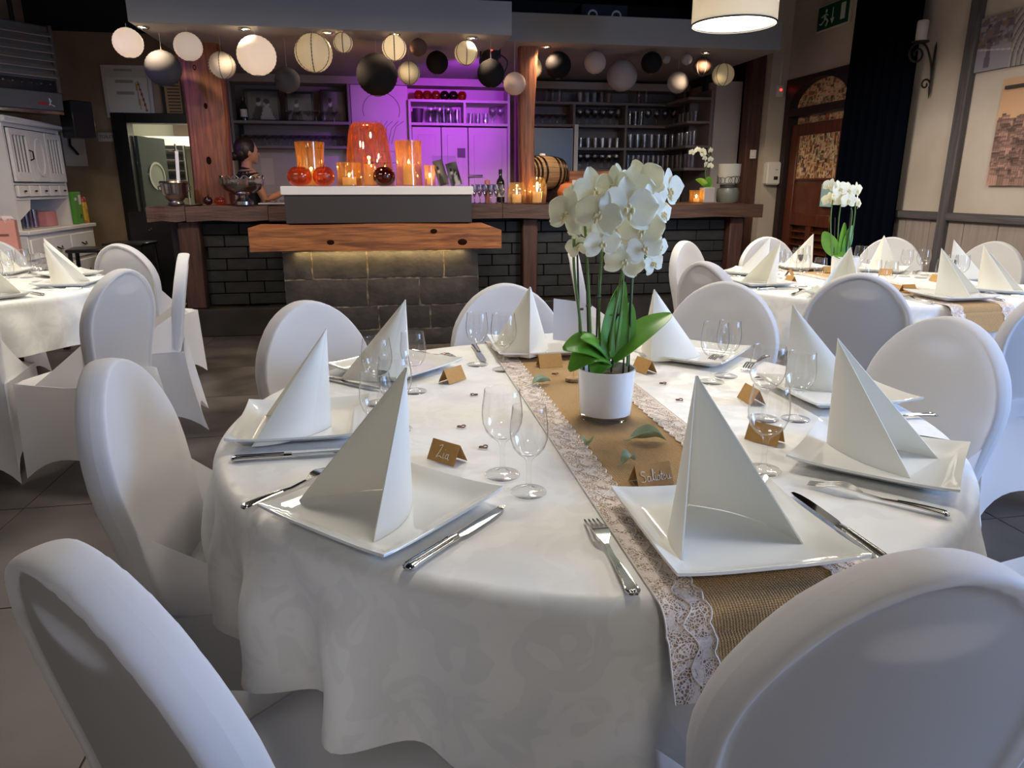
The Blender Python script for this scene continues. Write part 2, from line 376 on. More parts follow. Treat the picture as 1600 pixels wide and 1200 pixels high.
# ---- mahogany door with collaged glazing, in a dark arched frame (right wall)
def flatprint(name, w, h, nx, ny, fn, parent, M, rough=.7, emit=0):
    """printed sheet: flat grid in local x-z, colour read per vertex from fn(u,v)"""
    mb = MB().grid(nx, ny, lambda u, v: ((u-.5)*w, 0, v*h))
    me = bpy.data.meshes.new(name); me.from_pydata([tuple(M @ Vector(p)) for p in mb.v], [], mb.f)
    ca = me.color_attributes.new('print', 'FLOAT_COLOR', 'POINT'); k = 0
    for j in range(ny+1):
        for i in range(nx+1):
            ca.data[k].color = (*fn(i/nx, j/ny), 1); k += 1
    key = 'print_%.2f' % rough
    if key not in MATS:
        m = mat(key, (1, 1, 1), rough); a = m.node_tree.nodes.new('ShaderNodeVertexColor'); a.layer_name = 'print'
        m.node_tree.links.new(a.outputs[0], m.node_tree.nodes['Principled BSDF'].inputs['Base Color'])
    me.materials.append(MATS[key]); o = bpy.data.objects.new(name, me); col.objects.link(o)
    if parent is not None: o.parent = parent
    return o
def collage(seed, nr=300, asp=1.5):
    r = random.Random(seed); rc = []
    for k in range(nr):
        w_ = r.uniform(.03, .085); h_ = w_*asp*r.uniform(.7, 1.4)
        t = r.choice(((.55, .30, .12), (.75, .48, .22), (.10, .05, .03), (.45, .12, .05), (.18, .16, .10), (.62, .42, .25), (.22, .09, .05), (.8, .6, .38)))
        rc.append((r.uniform(-.05, 1), r.uniform(-.05, 1), w_, h_, t, r.uniform(.2, .5), r.uniform(.3, .7), r.choice(((.12, .05, .03), (.65, .4, .22), (.3, .1, .05)))))
    def fn(u, v):
        c = (.35, .19, .08)
        for x, y, w_, h_, t, q, px, t2 in rc:
            if x < u < x+w_ and y < v < y+h_:
                a, b = (u-x)/w_, (v-y)/h_
                c = t
                if a < .07 or a > .93 or b < .07 or b > .93: c = (.7, .52, .33)
                elif (a-px)**2+(b-q)**2 < .06: c = t2
        return c
    return fn
d2 = thing('door_2', None, None, kind='structure')
# local frame on the wall: along = +Y, normal = -X
fr = MB()
fr.box(XR-.03, XR+.2, DY0, DY0+.09, 0, DZ).box(XR-.03, XR+.2, DY1-.09, DY1, 0, DZ)
fr.box(XR-.035, XR+.2, DY0+.09, DY1-.09, 1.93, 2.0)
n = len(fr.v)
arc = []
yc, hw = (DY0+DY1)/2, (DY1-DY0)/2-.09
P = [(-hw, 2.0+.02)]+[(hw*cos(PI-PI*i/16)*1.0, 2.0+.02+.24*sin(PI*i/16)) for i in range(17)]+[(hw, 2.02)]
for i in range(16):
    a0, a1 = PI-PI*i/16, PI-PI*(i+1)/16
    fr.prism([(hw*cos(a0), 2.0+.25*sin(a0)), (hw*cos(a1), 2.0+.25*sin(a1)), (hw*cos(a1), DZ), (hw*cos(a0), DZ)], .12, (Vector((0, 1, 0)), Vector((0, 0, 1)), Vector((1, 0, 0)), Vector((XR-.03, yc, 0))))
fr.build('door_frame', mat('dark_door_frame', (.018, .010, .010), .5), d2)
Mwall = lambda X, Yc, Z: Matrix(((0, 1, 0, X), (-1, 0, 0, Yc), (0, 0, 1, Z), (0, 0, 0, 1)))
flatprint('collage_pane', 2*hw, .25, 110, 36, collage(3, 420, 2.4), d2, Mwall(XR+.06, yc, 2.0), .35)
# leaf: stiles, rails, lower louvred panel, upper collaged pane, lower plain pane
lf = MB(); ya, yb = DY0+.1, DY1-.1
lf.box(XR+.02, XR+.07, ya, ya+.13, .02, 1.85).box(XR+.02, XR+.07, yb-.13, yb, .02, 1.85)
for z0, z1 in ((.02, .2), (.86, .98), (1.74, 1.85)): lf.box(XR+.02, XR+.07, ya+.13, yb-.13, z0, z1)
leaf = lf.build('door_leaf', wood_door, d2, bevel=.006)
flatprint('collage_pane', yb-ya-.26, .42, 96, 44, collage(11, 480, 1.8), leaf, Mwall(XR+.04, yc, 1.32), .35)
flatprint('collage_strip', yb-ya, .07, 60, 6, collage(5, 90, 9), d2, Mwall(XR+.075, yc, 1.855), .35)
bx(XR+.045, XR+.06, ya+.13, yb-.13, .98, 1.32).build('lower_pane', mat('brown_pane', (.13, .045, .022), .25, c2=(.10, .03, .016), scale=7), leaf)
bx(XR+.03, XR+.06, ya+.13, yb-.13, 1.305, 1.325).build('glazing_bar', wood_door, leaf)
for k in range(9):
    z = .24+k*.067
    MB().prism([(0, 0), (.05, .02), (.05, .035), (0, .015)], yb-ya-.26-.06, (Vector((-1, 0, 0)), Vector((0, 0, 1)), Vector((0, 1, 0)), Vector((XR+.075, ya+.16, z)))).build('louvre_slat', wood_door, leaf, smooth=False)
bx(XR+.076, XR+.086, ya+.02, yb-.02, .1, .9).build('louvre_backing', wood_door, leaf)  # added panel that stops outside light leaking between the slats
bx(XR+.02, XR+.06, yc-.04, yc+.04, .2, .86).build('mullion', wood_door, leaf)
bx(XR+.012, XR+.02, DY0+.22, DY0+.40, 1.06, 1.27).build('pale_blue_notice', mat('pale_notice', (.45, .72, .80), .6), leaf)
struct('wall_beyond_door', bx(XR+.9, XR+1.0, DY0-.5, DY1+.5, 0, ZC), plaster_dk)

# ---- kitchen seen through the doorway
kw = mat('kitchen_wall_tile', (.50, .49, .40), .35, c2=(.55, .54, .45), scale=3)
struct('kitchen_wall', MB().box(-3.4, -.9, YB+2.4, YB+2.5, 0, 2.6).box(-3.5, -3.4, YB+.12, YB+2.5, 0, 2.6).box(-.9, -.8, YB+.12, YB+2.5, 0, 2.6), kw, smooth=False)
struct('kitchen_ceiling', bx(-3.5, -.8, YB+.12, YB+2.5, 2.6, 2.7), kw)
light('kitchen_tube_light', 'AREA', (-2.1, YB+1.2, 2.5), 38, (1, .95, .78), (0, 0, 0), shape='RECTANGLE', size=1.2, size_y=.3)
kd = thing('swing_door', 'grey green kitchen swing door with a round porthole, standing ajar', 'door', (KX0+.02, YB+.12, 0), R(74))
bx(0, .52, -.02, .02, .25, 1.78).build('door_leaf', mat('grey_green_door', (.085, .105, .095), .35), kd, bevel=.004)
ring = MB().lathe([(.13, -.03), (.155, -.03), (.155, .03), (.13, .03), (.13, -.03)], 28).build('porthole_ring', chrome, kd)
ring.rotation_euler = (PI/2, 0, 0); ring.location = (.28, 0, 1.36); ring.scale = (1, 1, 1)
pg = MB().lathe([(0, -.024), (.13, -.024), (.13, .024), (0, .024)], 24).build('porthole_pane', mat('porthole_glass', (.42, .45, .38), .1), kd); pg.rotation_euler = (PI/2, 0, 0); pg.location = (.28, 0, 1.36)
hd = thing('extractor_hood', 'pale metal extractor hood under the kitchen ceiling', 'hood', (-2.55, YB+2.0, 1.74))
MB().box(-.7, .7, -.35, .4, 0, .13).build('canopy', white_lac, hd, bevel=.01); bx(-.2, .2, .1, .4, .13, .75).build('duct', chrome, hd)
rk = thing('wire_rack', 'black wire shelf rack with steel rungs beyond the kitchen doorway', 'rack', (-2.72, YB+1.3, 0))
m = MB()
for x in (-.22, .22):
    for y in (-.18, .18): m.tube([(x, y, 0), (x, y, 1.75)], .012, 6)
m.build('upright', chrome, rk)
for z in (.5, .9, 1.2, 1.32, 1.44, 1.56, 1.68):
    m = MB().tube([(-.22, -.18, z), (.22, -.18, z)], .008, 5).tube([(-.22, .18, z), (.22, .18, z)], .008, 5)
    for q in range(6): m.tube([(-.22+.088*q, -.18, z), (-.22+.088*q, .18, z)], .004, 4)
    m.build('wire_shelf', chrome, rk)
bx(-.24, .24, .2, .22, 1.1, 1.75).build('back_panel', blackm, rk)
gate = thing('half_door', 'black half-height door across the kitchen doorway', 'door', ((KX0+KX1)/2+.09, YB-.42, 0))
bx(-.6, .7, -.02, .02, .02, .99).build('panel', black_satin, gate, bevel=.004)
for s in (-.4, .45): MB().lathe([(0, 0), (.018, 0), (.022, .012), (.01, .025), (0, .027)], 10).build('knob', chrome, gate).location = (s, -.02, .8)
# ================================================================== THE BAR
bar = thing('bar_counter', 'long bar with dark oak counter slabs over black painted brick between timber posts', 'bar', (0, 6.3, 0))
BY = .16  # brick face, behind the counter edge
bx(-1.68, 3.48, 0, .16, 0, .235).build('plinth', mat('dark_plinth', (.022, .019, .018), .35, c2=(.036, .030, .027), scale=4), bar, bevel=.006)
bx(-1.66, 3.44, BY+.055, BY+.16, .235, .97).build('brick_backing', blackm, bar)
meshes = {}
z = .24; k = 0
rows = 7; bh = .70/rows
for r_ in range(rows):
    x = -1.53-(.17 if r_ % 2 else 0)+rnd.uniform(-.03, .03)
    while x < 3.3:
        L_ = .33; a, b = max(x, -1.53), min(x+L_, 3.22)
        if b-a > .05:
            key = round(b-a, 2)
            if key not in meshes: meshes[key] = bx(0, b-a-.005, 0, .06, 0, bh-.006).mesh('brick', brick_blk, smooth=False, bevel=.005)
            put(meshes[key], 'brick', (a, BY+rnd.uniform(-.006, .003), .25+r_*bh), 0, bar)
        x += L_
for x0, x1 in ((-1.70, -1.53), (1.22, 1.36), (3.22, 3.36)): bx(x0, x1, .06, .26, .235, .97).build('post', wood_post_dk, bar, bevel=.012)
for x0, x1 in ((-1.90, -1.605), (-1.60, -.955), (-.95, 1.02), (1.025, 2.3), (2.305, 3.50)):
    m = MB().slab(10, 2, lambda u, v: (x0+(x1-x0)*u, -.02+.64*v+.008*sin(u*7+x0*3)*(1-v), .972+.006*sin(u*9+x0)), lambda u, v: (0, 0, .12))
    m.build('counter_slab', wood_bar, bar, smooth=False)
bx(-1.88, 3.45, .55, .62, .6, .972).build('counter_rear', charcoal, bar)
# big timber posts carrying the soffit
def timber(name, label, x, y, z0, z1, w0, w1, dep, mt, seed):
    t = thing(name, label, 'post', (x, y, z0)); r = random.Random(seed); H_ = z1-z0
    ph = [r.uniform(0, 6) for _ in range(6)]
    def sec(v):
        w_ = (w0+(w1-w0)*v)/2
        return [(-w_*(1+.07*sin(v*5+ph[0])), -dep/2), (w_*(1+.08*sin(v*6+ph[1])), -dep/2*(1+.05*sin(v*7+ph[2]))), (w_*(1+.06*sin(v*4+ph[3])), dep/2), (-w_*(1+.05*sin(v*9+ph[4])), dep/2)]
    m = MB(); N = 24; c = .22
    for i in range(N+1):
        v = i/N; S = sec(v)
        for q in range(4):
            a, b, d_ = Vector(S[q-1]), Vector(S[q]), Vector(S[(q+1) % 4])
            for p in (b+(a-b)*c, b+(a-b)*.06+(d_-b)*.06, b+(d_-b)*c): m.v.append((p.x+.02*sin(v*3+ph[5]), p.y, v*H_))
    for i in range(N):
        for q in range(12): m.f.append((i*12+q, i*12+(q+1) % 12, (i+1)*12+(q+1) % 12, (i+1)*12+q))
    m.f.append(tuple(reversed(range(12)))); m.f.append(tuple(N*12+q for q in range(12)))
    m.build('shaft', mt, t, ang=25)
    for (kx, kz, kr) in ((.2, .62, .022), (.05, .28, .03), (-.15, .85, .02)):
        if w0 > .2: MB().lathe([(0, 0), (kr*.55, 0), (kr, .004), (kr*1.1, .0)], 12).build('knot', knot_m, t).matrix_local = Matrix.Translation((kx*w0*.5, -dep/2-.001, kz*H_)) @ Matrix.Rotation(R(90), 4, 'X') @ Matrix.Diagonal((.6, 1, 1, 1))
    return t
timber('timber_post', 'thick red-brown timber post with knots at the left end of the bar', -1.45, 6.70, 1.102, SZ1, .31, .345, .20, wood_post, 3)
timber('timber_post', 'slim dark red timber post rising from the bar beside the wooden barrel', 1.30, 6.55, 1.102, SZ2, .13, .155, .14, wood_post, 9)
# raised pedestal of painted stones in front of the bar with an oak beam, charcoal box and white top
ped = thing('stone_pedestal', 'dark painted stone pedestal under a thick orange oak beam', 'pedestal', (-.03, 5.68, 0))
bx(-.755, .755, .006, .6, 0, .765).build('mortar_core', mortar, ped)
zs = (0, .14, .33, .55, .765); patt = ([-.76, -.3, .15, .55, .76], [-.76, -.52, -.05, .36, .76], [-.76, -.13, .28, .76], [-.76, -.54, -.12, .48, .76])
for i in range(4):
    xs = patt[i]
    for a, b in zip(xs[:-1], xs[1:]):
        m = MB().slab(6, 3, lambda u, v: (a+.006+(b-a-.012)*u+.004*sin(v*9+a*7), -.008*sin(PI*u)*sin(PI*v)+.006*sin(u*11+b*5)*sin(v*5), zs[i]+.007+(zs[i+1]-zs[i]-.014)*v+.004*sin(u*6+a*9)), (0, .06, 0))
        m.build('stone', stone_m, ped, ang=50)
    for s in (-1, 1):
        for (y0, y1) in ((.07, .32), (.33, .6)):
            bx(s*.755-.01, s*.755+.01, y0, y1, zs[i]+.007, zs[i+1]-.007).build('stone', stone_m, ped, bevel=.006)
def beamf(u, v):
    x = -.97+1.9*u
    return (x+.0*v, -.10+.006*sin(u*13), .775+.175*v+.004*sin(u*9+v*3)-(.03*sstep(.985, 1, u)*v))
bm_ = MB().slab(24, 3, beamf, (0, .60, 0)).build('oak_beam', wood_beam, ped, ang=30)
for (x, z, r_) in ((.62, .83, .022), (-.38, .84, .016), (.40, .915, .014)):
    MB().lathe([(0, .003), (r_, .002), (r_*1.3, -.003)], 10).build('knot', knot_m, bm_).matrix_local = Matrix.Translation((x, -.106, z)) @ Matrix.Rotation(R(90), 4, 'X') @ Matrix.Diagonal((1.5, 1, 1, 1))
bxs = thing('display_box', 'charcoal box with a thick white top on the oak beam, carrying the glass candle vases', 'box', (-.03, 6.05, .957))
bx(-.755, .755, 0, .2, 0, .225).build('body', charcoal, bxs, bevel=.003)
bx(-.775, .765, -.02, .62, .225, .292).build('top_slab', white_lac, bxs, bevel=.004)
# strip light tucked under the beam washes the top stones
light('pedestal_strip_light', 'AREA', (-.03, 5.635, .766), 5.5, (1, .72, .30), (0, 0, 0), shape='RECTANGLE', size=1.3, size_y=.02)

# ================================================================== BACK SHELVES
def shelf_unit(name, label, cat, loc, boards, uprights, back, depth, mt, mtb=None):
    t = thing(name, label, cat, loc)
    bx(back[0], back[1], depth-.02, depth, back[2], back[3]).build('back_panel', mtb or mt, t)
    for x0, x1, z in boards: bx(x0, x1, 0, depth-.02, z-.014, z+.014).build('shelf', mt, t, bevel=.002)
    for x, z0, z1 in uprights: bx(x-.014, x+.014, .002, depth-.022, z0, z1).build('upright', mt, t, bevel=.002)
    return t
SY = 8.28  # shelf fronts
struct('trim_7', bx(-1.62, 3.55, SY-.02, YB, 2.30, SZ1), soffit_in, smooth=False)
shelf_unit('recess_shelf', 'taupe wall recess shelf holding framed black and white photographs', 'shelf', (0, SY, 0),
           [(-1.53, -.33, 1.905), (-1.50, -.33, 1.655)], [(-1.535, 1.64, 2.30), (-.32, .2, 2.30)], (-1.55, -.31, .1, 2.30), .3, shelfm)
bx(-1.5, -.335, .18, .2, .1, 1.64).build('wall_panel', shelf_lt, bpy.data.objects['recess_shelf'], smooth=False)
struct('wall_panel', bx(-.30, .31, SY+.06, YB, 0, 2.30), shelf_lt, smooth=False)
struct('wall_panel', bx(-1.72, -1.56, SY+.02, YB, 0, 2.30), shelf_lt, smooth=False)
pu = shelf_unit('wall_cupboard', 'mauve wall cupboard with open glass shelves above panelled doors, in purple light', 'cupboard', (0, SY, 0),
                [(.33, 1.42, 2.15), (.33, 1.42, 1.91)], [(.325, .2, 2.16), (.93, 1.91, 2.15), (1.425, .2, 2.30)], (.32, 1.44, .1, 2.30), .3, shelf_lt)
for x0, x1 in ((.345, .66), (.67, .96), (.97, 1.41)):
    dr = bx(x0, x1, .03, .06, .2, 1.88).build('door', shelf_lt, pu, bevel=.003)
    bx(x0+.06, x1-.06, .022, .032, 1.0, 1.80).build('door_panel', shelf_lt, dr, bevel=.004)
for x in (.72, 1.02):
    m = MB().tube([(x-.06, .0, 1.365), (x+.10, .0, 1.365)], .012, 6).tube([(x-.05, .03, 1.365), (x-.05, 0, 1.365)], .006, 5).tube([(x+.09, .03, 1.365), (x+.09, 0, 1.365)], .006, 5)
    m.build('handle', chrome, pu)
bx(.84, .93, .018, .03, 1.56, 1.66).build('notice', charcoal, pu)
rs = shelf_unit('glass_rack', 'taupe open shelving stocked with rows of drinking glasses', 'shelf', (0, SY, 0),
                [(1.58, 3.5, 2.155), (1.58, 3.5, 1.915), (2.2, 3.5, 1.665), (2.2, 3.5, 1.43)],
                [(1.575, .2, 2.17), (2.18, 1.0, 2.155), (2.80, 1.42, 2.155), (3.50, .2, 2.30)], (1.56, 3.55, .1, 2.30), .3, shelfm)
# return shelving along the side, coming towards the room
rt = thing('corner_rack', 'short taupe rack of glasses returning along the side of the bar', 'shelf', (3.52, 7.62, 0))
bx(.0, .03, 0, .64, 1.0, 2.25).build('back_panel', shelfm, rt)
for z in (2.155, 1.915, 1.665, 1.43): bx(-.26, 0, 0, .62, z-.013, z+.013).build('shelf', shelfm, rt, bevel=.002)
for y in (.31,): bx(-.10, 0, y, y+.025, 1.42, 2.16).build('upright', shelfm, rt, bevel=.002)
# monitor behind the barrel
mo = thing('bar_screen', 'black screen with a thin pale frame behind the wooden barrel', 'screen', (1.86, 8.2, 1.42))
bx(-.25, .29, 0, .04, 0, .46).build('bezel', shelf_lt, mo, bevel=.004); bx(-.24, .28, -.006, .002, .01, .45).build('display', black_satin, mo)
bx(.30, .345, -.02, .06, -.2, .5).build('side_post', white_paint, mo)
bx(-.03, .03, 0, .08, -.4, 0).build('stand', charcoal, mo)
# ================================================================== COVERED BANQUET CHAIR
WZ = [(.40, .178), (.46, .178), (.52, .182), (.58, .190), (.64, .200), (.69, .206), (.73, .205), (.77, .196), (.80, .184), (.83, .166), (.86, .143), (.885, .117), (.905, .087), (.918, .060), (.926, .034), (.929, .016), (.930, .003)]
def back_y(x, z, w): s = max(0, (z-.42)/.5); return -.195-.085*s**1.25-.018*(1-(x/max(w, .05))**2)*min(1, w/.15)
def make_chair_meshes():
    outl = [(w, z) for z, w in WZ]+[(-w, z) for z, w in reversed(WZ)]
    def dist(x, z):
        b = 9
        for (ax, az), (cx, cz) in zip(outl[:-1], outl[1:]):
            dx, dz = cx-ax, cz-az; t = max(0, min(1, ((x-ax)*dx+(z-az)*dz)/(dx*dx+dz*dz+1e-12)))
            b = min(b, math.hypot(x-ax-dx*t, z-az-dz*t))
        return b
    cs = [0, .2, .4, .55, .68, .78, .85, .885, .91, .93, .95, .966, .978, .988, .996, 1]
    cs = [-c for c in reversed(cs[1:])]+cs
    zz = []
    for i in range(len(WZ)-1):
        k = 2 if WZ[i][0] < .85 else 3
        for q in range(k): t = q/k; zz.append((WZ[i][0]*(1-t)+WZ[i+1][0]*t, WZ[i][1]*(1-t)+WZ[i+1][1]*t))
    zz.append(WZ[-1])
    T, rr = .027, .008
    def hy(x, z, front):
        d = min(dist(x, z), 1)
        if z < .44: d = max(d, .02)
        h = T*sqrt(max(0, 1-(1-min(d/rr, 1))**2))
        return h if front else -(h-.010*sstep(.013, .022, d))
    m = MB(); nc = len(cs)
    for front in (1, 0):
        n = len(m.v)
        for z, w in zz:
            for c in cs: x = c*w; m.v.append((x, back_y(x, z, w)+hy(x, z, front), z))
        for j in range(len(zz)-1):
            for i in range(nc-1): a = n+j*nc+i; m.f.append((a, a+1, a+nc+1, a+nc) if front else (a, a+nc, a+nc+1, a+1))
    me_b = m.mesh('backrest', fabric, ang=60)
    # plywood board inside the cover, with a hand hole near the top through which light comes
    m = MB(); O = [(w-.017, z-.012*(1 if z > .8 else 0)) for z, w in WZ[:-2] if w > .03]; O = O+[(-x, z) for x, z in reversed(O)]
    N = len(O); hz = .845
    for yo in (-.008, .008):
        for ring in (0, 1):
            for x, z in O:
                a = math.atan2(z-hz, x/2.2); X_, Z_ = (x, z) if ring == 0 else (.072*cos(a), hz+.020*sin(a))
                w = .2; m.v.append((X_, back_y(X_, Z_, w)+yo, Z_))
    for i in range(N):
        j = (i+1) % N
        m.f += [(i, j, N+j, N+i), (2*N+j, 2*N+i, 3*N+i, 3*N+j), (j, i, 2*N+i, 2*N+j), (N+i, N+j, 3*N+j, 3*N+i)]
    me_h = m.mesh('back_board', mat('plywood_board', (.16, .13, .12), .8))
    # seat pad
    def seat(u, v):
        y = -.20+.38*v; x = (2*u-1)*(.192-.022*v)
        a = (2*u-1)**6; b = (2*v-1)**6; k = 1-.035*a*b
        return (x*k, y*k, .455+.012*(1-max(a, b))-.010*max(a, b))
    me_s = MB().grid(14, 14, seat).mesh('seat_cover', fabric)
    # stretch skirt: arched between the four feet
    def skirt(u, v):
        q = u*4; side = int(q) % 4; m_ = (q-int(q))*2-1
        if u >= 1: side, m_ = 0, -1
        A = ((-.187, -.240), (.187, -.240), (.17, .18), (-.17, .18)); B = ((-.205, -.31), (.205, -.31), (.182, .19), (-.182, .19))
        a0, a1 = A[side], A[(side+1) % 4]; b0, b1 = B[side], B[(side+1) % 4]; t = (m_+1)/2
        p = Vector((a0[0]+(a1[0]-a0[0])*t, a0[1]+(a1[1]-a0[1])*t)); p2 = Vector((b0[0]+(b1[0]-b0[0])*t, b0[1]+(b1[1]-b0[1])*t))
        am = 1-abs(m_)**2.6; zb = .012+.095*am
        vv = v
        e = vv**1.6 if side == 0 else vv
        pp = p+(p2-p)*e
        nx, ny = ((0, 1), (-1, 0), (0, -1), (1, 0))[side]
        inn = (.028*sin(PI*min(vv, 1)*.85)+.02*vv)*am
        zt_ = .447+(.03*(1-abs(m_)**4) if side == 0 else 0)
        return (pp.x+nx*inn, pp.y+ny*inn, zt_+(zb-zt_)*vv)
    m = MB().grid(48, 12, skirt)
    # webs of fabric stretched from the waist of the back to the seat sides
    for s in (-1, 1):
        def web(u, v):
            z = .45+.20*u; w = .178 if z < .5 else .178+(z-.5)*.13
            a = Vector((s*w, back_y(w, z, w)+.005, z)); b = Vector((s*(.192-.014*u), 0, .447))
            b.y = -.232+.30*u; p = a.lerp(b, v); sag = sin(PI*v)*.030*sin(PI*min(1, u+.12))
            return (p.x-s*.006*sin(PI*v), p.y-sag*.75, p.z-sag*.75)
        m.grid(8, 8, web)
    me_k = m.mesh('skirt', fabric, ang=50)
    return me_b, me_h, me_s, me_k
CH = make_chair_meshes()
chair_n = [0]
def chair(x, y, fx, fy, label, group=None):
    """covered chair whose sitter would look along (fx,fy)"""
    t = thing('banquet_chair', label, 'chair', (x, y, 0), math.atan2(fy, fx)-PI/2, group)
    for me, n in zip(CH, ('backrest', 'back_board', 'seat_cover', 'skirt')): put(me, n, (0, 0, 0), 0, t)
    t.scale = (1, 1, .987)
    return t
def chair_at(cx, cy, ang, r, label, group=None, tw=0, off=0):
    a = R(ang); x, y = cx+r*cos(a)-off*sin(a), cy+r*sin(a)+off*cos(a)
    return chair(x, y, -cos(a+R(tw)), -sin(a+R(tw)), label, group)

# ================================================================== ROUND TABLE WITH CLOTH
TR = .785
def table(cx, cy, label, cl_label, seed, drop=.250):
    t = thing('round_table', label, 'table', (cx, cy, 0))
    MB().lathe([(0, .715), (TR-.02, .715), (TR-.012, .72), (TR-.012, .744), (0, .744)], 64).build('tabletop', white_lac, t)
    for a in (45, 135, 225, 315):
        c, s = cos(R(a)), sin(R(a)); MB().tube([(.28*c, .28*s, 0), (.30*c, .30*s, .715)], .018, 8).build('leg', iron, t)
    r = random.Random(seed); k1 = [(r.choice((17, 21, 23, 26, 29, 33)), r.uniform(0, 6.3), r.uniform(.5, 1)) for _ in range(5)]
    NA = 384; prof = [0, .25, .5, .68, TR-.03]
    m = MB(); rows = []
    def fold(a):
        s = sum(w*sin(n*a+p+.6*sin(2*a+p)) for n, p, w in k1)/2.2
        return max(-1, min(1.2, s))
    F_ = [fold(2*PI*j/NA) for j in range(NA)]
    hem = [.013*sin(3*2*PI*j/NA+seed)+.007*sin(7*2*PI*j/NA+1) for j in range(NA)]
    def row(fn):
        rows.append(len(m.v))
        for j in range(NA): m.v.append(fn(2*PI*j/NA, j))
    m.v.append((0, 0, .75)); 
    for q in prof[1:]: row(lambda a, j: (q*cos(a), q*sin(a), .75))
    for q in (18, 36, 54, 72, 90):
        b = R(q); row(lambda a, j: ((TR-.03+.03*sin(b))*cos(a), (TR-.03+.03*sin(b))*sin(a), .72+.03*cos(b)))
    ND = 12
    for i in range(1, ND+1):
        v = i/ND
        def fn(a, j):
            rr = TR+.010*v+.038*sstep(0, .45, v)*F_[j]*(.6+.4*v)+.012*sstep(0,.5,v)+.004*sin(31*a+9*v)*v
            return (rr*cos(a), rr*sin(a), .72-(drop-.03+hem[j])*v)
        row(fn)
    for j in range(NA): m.f.append((0, rows[0]+j, rows[0]+(j+1) % NA))
    for a, b in zip(rows[:-1], rows[1:]):
        for j in range(NA): m.f.append((a+j, b+j, b+(j+1) % NA, a+(j+1) % NA))
    c = m.build('tablecloth', cloth, None, ang=70, loc=(cx, cy, .001)); tag(c, cl_label, 'tablecloth')
    return t
def runner(cx, cy, x0, x1, label, ext0=.09, ext1=.09):
    """burlap strip along Y lying on the table, hanging over both edges, with lace bands"""
    t = thing('table_runner', label, 'table runner', (cx, cy, .7525))
    yl = sqrt(TR**2-(max(abs(x0), abs(x1))*.55)**2)
    def path(s):   # s: signed arc length from the table middle -> (y,z)
        e = yl-.012; a = abs(s); sg = 1 if s > 0 else -1
        if a < e: return sg*a, 0
        a -= e; r_ = .034
        if a < r_*PI/2: return sg*(e+r_*sin(a/r_)), -r_*(1-cos(a/r_))
        a -= r_*PI/2; return sg*(e+r_+.008+.42*a), -r_-a*.92
    L0, L1 = -(yl+.02+ext0), yl+.02+ext1
    n = 320
    m = MB().grid(6, n, lambda u, v: (x0+(x1-x0)*u, *path(L0+(L1-L0)*v)))
    m.build('burlap_strip', burlap, t)
    for s, xe in ((1, x0), (-1, x1)):
        def lf(u, v):
            y, z = path(L0+(L1-L0)*v); q = L0+(L1-L0)*v
            w_ = .056+.006*abs(sin(q*PI/.031))
            x = xe-s*.003+s*w_*u
            up = .0015
            if abs(y) > yl-.012: y += (1 if y > 0 else -1)*.0015
            return (x, y, z+up)
        lb = MB().grid(6, 420, lf).build('lace_band', lace, t, ang=60)
        for u0, rr in ((0, .0011), (1, .0013), (.52, .0009)):
            pts = []
            for i in range(421):
                x, y, z = lf(u0, i/420)
                if u0 == .52: x += s*.007*sin(i*.55)
                pts.append((x, y, z+.0006))
            MB().tube(pts, rr, 4).build('edging_cord', lace_edge, lb)
    return t

# ================================================================== TABLEWARE MESHES
def plate_mesh():
    hs = .135
    def hgt(u, v):
        a, b = 2*u-1, 2*v-1; m_ = max(abs(a), abs(b)); c = abs(a*b)
        return .004+.0165*sstep(.70, 1.03, m_)+.006*c**3
    def top(u, v):
        a, b = 2*u-1, 2*v-1; pin = 1-.018*(1-a*a)*(abs(b)**6); pin2 = 1-.018*(1-b*b)*(abs(a)**6)
        return (a*hs*pin2, b*hs*pin, hgt(u, v)+.0035)
    m = MB().slab(32, 32, top, (0, 0, -.0045))
    m.box(-.07, .07, -.07, .07, 0, .0035)
    return m.mesh('plate', porcelain, ang=50)
PLATE = plate_mesh()
def napkin_mesh(op=1.0, twist=0.0, h=.2, L=.19, seed=1):
    """paper napkin pyramid: upright spine at the origin, two folded wings opening towards -Y"""
    m = MB(); r = random.Random(seed)
    for s in (-1, 1):
        a0 = R(58*op*(1+.08*r.uniform(-1, 1))); a1 = R(2*op)
        def base(q):    # curved foot of a wing
            n = 12; x = y = 0.0
            for i in range(int(q*n*4)):
                t = i/(n*4); a = a0+(a1-a0)*t; x += sin(a)*L/(n*4); y -= cos(a)*L/(n*4)
            return s*x, y
        bp = [base(i/16) for i in range(17)]
        def wing(u, v):
            k = u*16; i = min(15, int(k)); f = k-i
            bxx, byy = bp[i][0]*(1-f)+bp[i+1][0]*f, bp[i][1]*(1-f)+bp[i+1][1]*f
            # every line of the sheet runs from the foot to the apex
            e = 1-v
            lift = .012*sin(PI*u)*0
            return (bxx*e+twist*v*.0, byy*e+.004*v, h*v+lift)
        th = .0045
        def off(u, v):
            k = u*16; i = min(15, int(k)); dx, dy = bp[i+1][0]-bp[i][0], bp[i+1][1]-bp[i][1]; l = math.hypot(dx, dy)+1e-9
            g = th*(.35+.65*sin(PI*min(1, max(0, u))))*(1-.75*v)+.0012
            return (-s*(-dy/l)*-g, (-s*dx/l)*g, 0)
        m.slab(16, 14, wing, off)
    return m.mesh('napkin', paper, ang=55)
NAPKINS = [napkin_mesh(1.0, 0, .21, .19, 1), napkin_mesh(.85, 0, .21, .19, 2), napkin_mesh(1.12, 0, .21, .185, 3), napkin_mesh(.72, 0, .21, .195, 4)]
